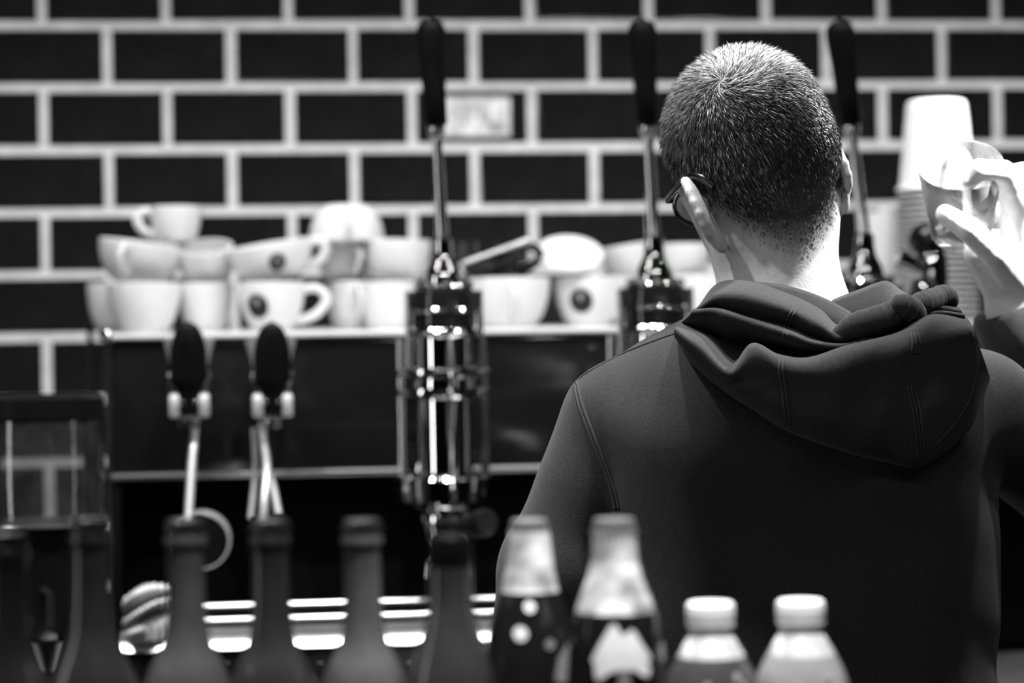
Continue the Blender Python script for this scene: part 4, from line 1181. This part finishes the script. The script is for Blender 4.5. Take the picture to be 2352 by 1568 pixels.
seam([(1318, 886), (1340, 862), (1390, 832), (1450, 803), (1520, 776), (1550, 766)], 'yoke_seam', hood_body, hoodie_bvh, .0013)
for pts in ([(1100, 484), (1095, 560), (1108, 650), (1120, 750), (1140, 858)], [(1770, 372), (1780, 420), (1776, 470)], [(1752, 640), (1775, 740), (1795, 880), (1808, 1015)],
            [(1185, 200), (1160, 250), (1135, 310), (1120, 360), (1118, 420)], [(1718, 190), (1752, 225), (1775, 290), (1780, 330)]):
    seam([Z8(x, y) for x, y in pts], 'hood_seam', hood, hood_bvh, .0011, 3 if pts[0][0] > 1700 else 2, 8)
seam([Z8(x, y) for x, y in [(2062, 330), (2100, 430), (2112, 540), (2080, 690), (2000, 830), (1900, 940)]], 'hem_seam', hood, hood_bvh, .0012, 1)
seam([Z8(x, y) for x, y in [(690, 243), (800, 246), (960, 296), (1130, 340)]], 'hem_seam', hood, hood_bvh, .0014, 1)
# cuff of the raised sleeve
cv = MB(); wd = HAND['wrist'] - HAND['elbow']; wd = wd / np.linalg.norm(wd); cc = P(2362, 772, 2.403)
sx = np.cross(wd, FWD); sx /= np.linalg.norm(sx); sy2 = np.cross(wd, sx)
cuff = MB().lathe([(.030, .028), (.036, .034), (.043, .036), (.0465, .03), (.047, .0), (.046, -.03), (.040, -.03), (.03, 0)], 44, cc, np.stack([sx, sy2, wd], 1), close=True).build('cuff', HOODIE, None, angle=60)
cuff.data.transform(Matrix.Translation(-Vector(FOOT))); cuff.parent = hood_body

# --- trousers and shoes below the counter line
LA = np.array([RIGHT[0], RIGHT[1], 0.0]); FA = np.array([FWD[0], FWD[1], 0.0])
def trouser_sdf(p):
    d = rbox(p, np.array([FOOT[0], FOOT[1], .9]), (.165, .108, .13), .1, BR)
    for s in (-1, 1):
        hp = np.array([FOOT[0], FOOT[1], .86]) + s * .088 * LA; kn_ = np.array([FOOT[0], FOOT[1], .48]) + s * .1 * LA + .015 * FA; an = np.array([FOOT[0], FOOT[1], .07]) + s * .105 * LA
        d = smin(d, smin(capsule(p, hp, kn_, .085, .064), capsule(p, kn_, an, .064, .054), .02), .03)
    return d
tme, tv, tq = mesh_sdf(trouser_sdf, FOOT + np.array([-.3, -.2, 0.0]), FOOT + np.array([.3, .2, 1.1]), .009, 'trousers')
to = obj('trousers', tme, TROUSER); to.data.transform(Matrix.Translation(-Vector(FOOT))); to.parent = person
for s in (-1, 1):
    an = FOOT + s * .105 * LA
    def shoe_sdf(p):
        d = smin(capsule(p, an + np.array([0, 0, .045]) - .05 * FA, an + np.array([0, 0, .04]) + .15 * FA + s * .02 * LA, .042, .038), capsule(p, an + np.array([0, 0, .05]), an + np.array([0, 0, .12]), .045, .045), .04)
        return smax(d, .0 - (p[:, 2] - .0), .006)
    sme, _, _ = mesh_sdf(shoe_sdf, an + np.array([-.2, -.25, -.02]), an + np.array([.2, .25, .2]), .008, 'shoe')
    sh = obj('shoe', sme, BLACKMATTE); sh.data.transform(Matrix.Translation(-Vector(FOOT))); sh.parent = person

# ================================================================== THE GLASS IN HIS HAND
ax = .74 * UP - .62 * FWD - .12 * RIGHT; ax /= np.linalg.norm(ax)
rim = P(2207, 378, 2.345)
bx = np.cross(ax, RIGHT); bx /= np.linalg.norm(bx); by = np.cross(ax, bx)
GL = .088
gb_ = rim - ax * GL
tumb = MB().lathe([(0, 0), (.026, 0), (.029, .002), (.030, .006), (.0415, GL - .001), (.041, GL), (.0398, GL - .001), (.0282, .009), (.026, .007), (0, .007)], 56, (0, 0, 0), np.stack([bx, by, ax], 1)).build('drinking_glass', GLASS, None, angle=50)
tumb.location = gb_
tag(tumb, 'clear drinking glass tilted in the man\'s raised right hand', 'glass')
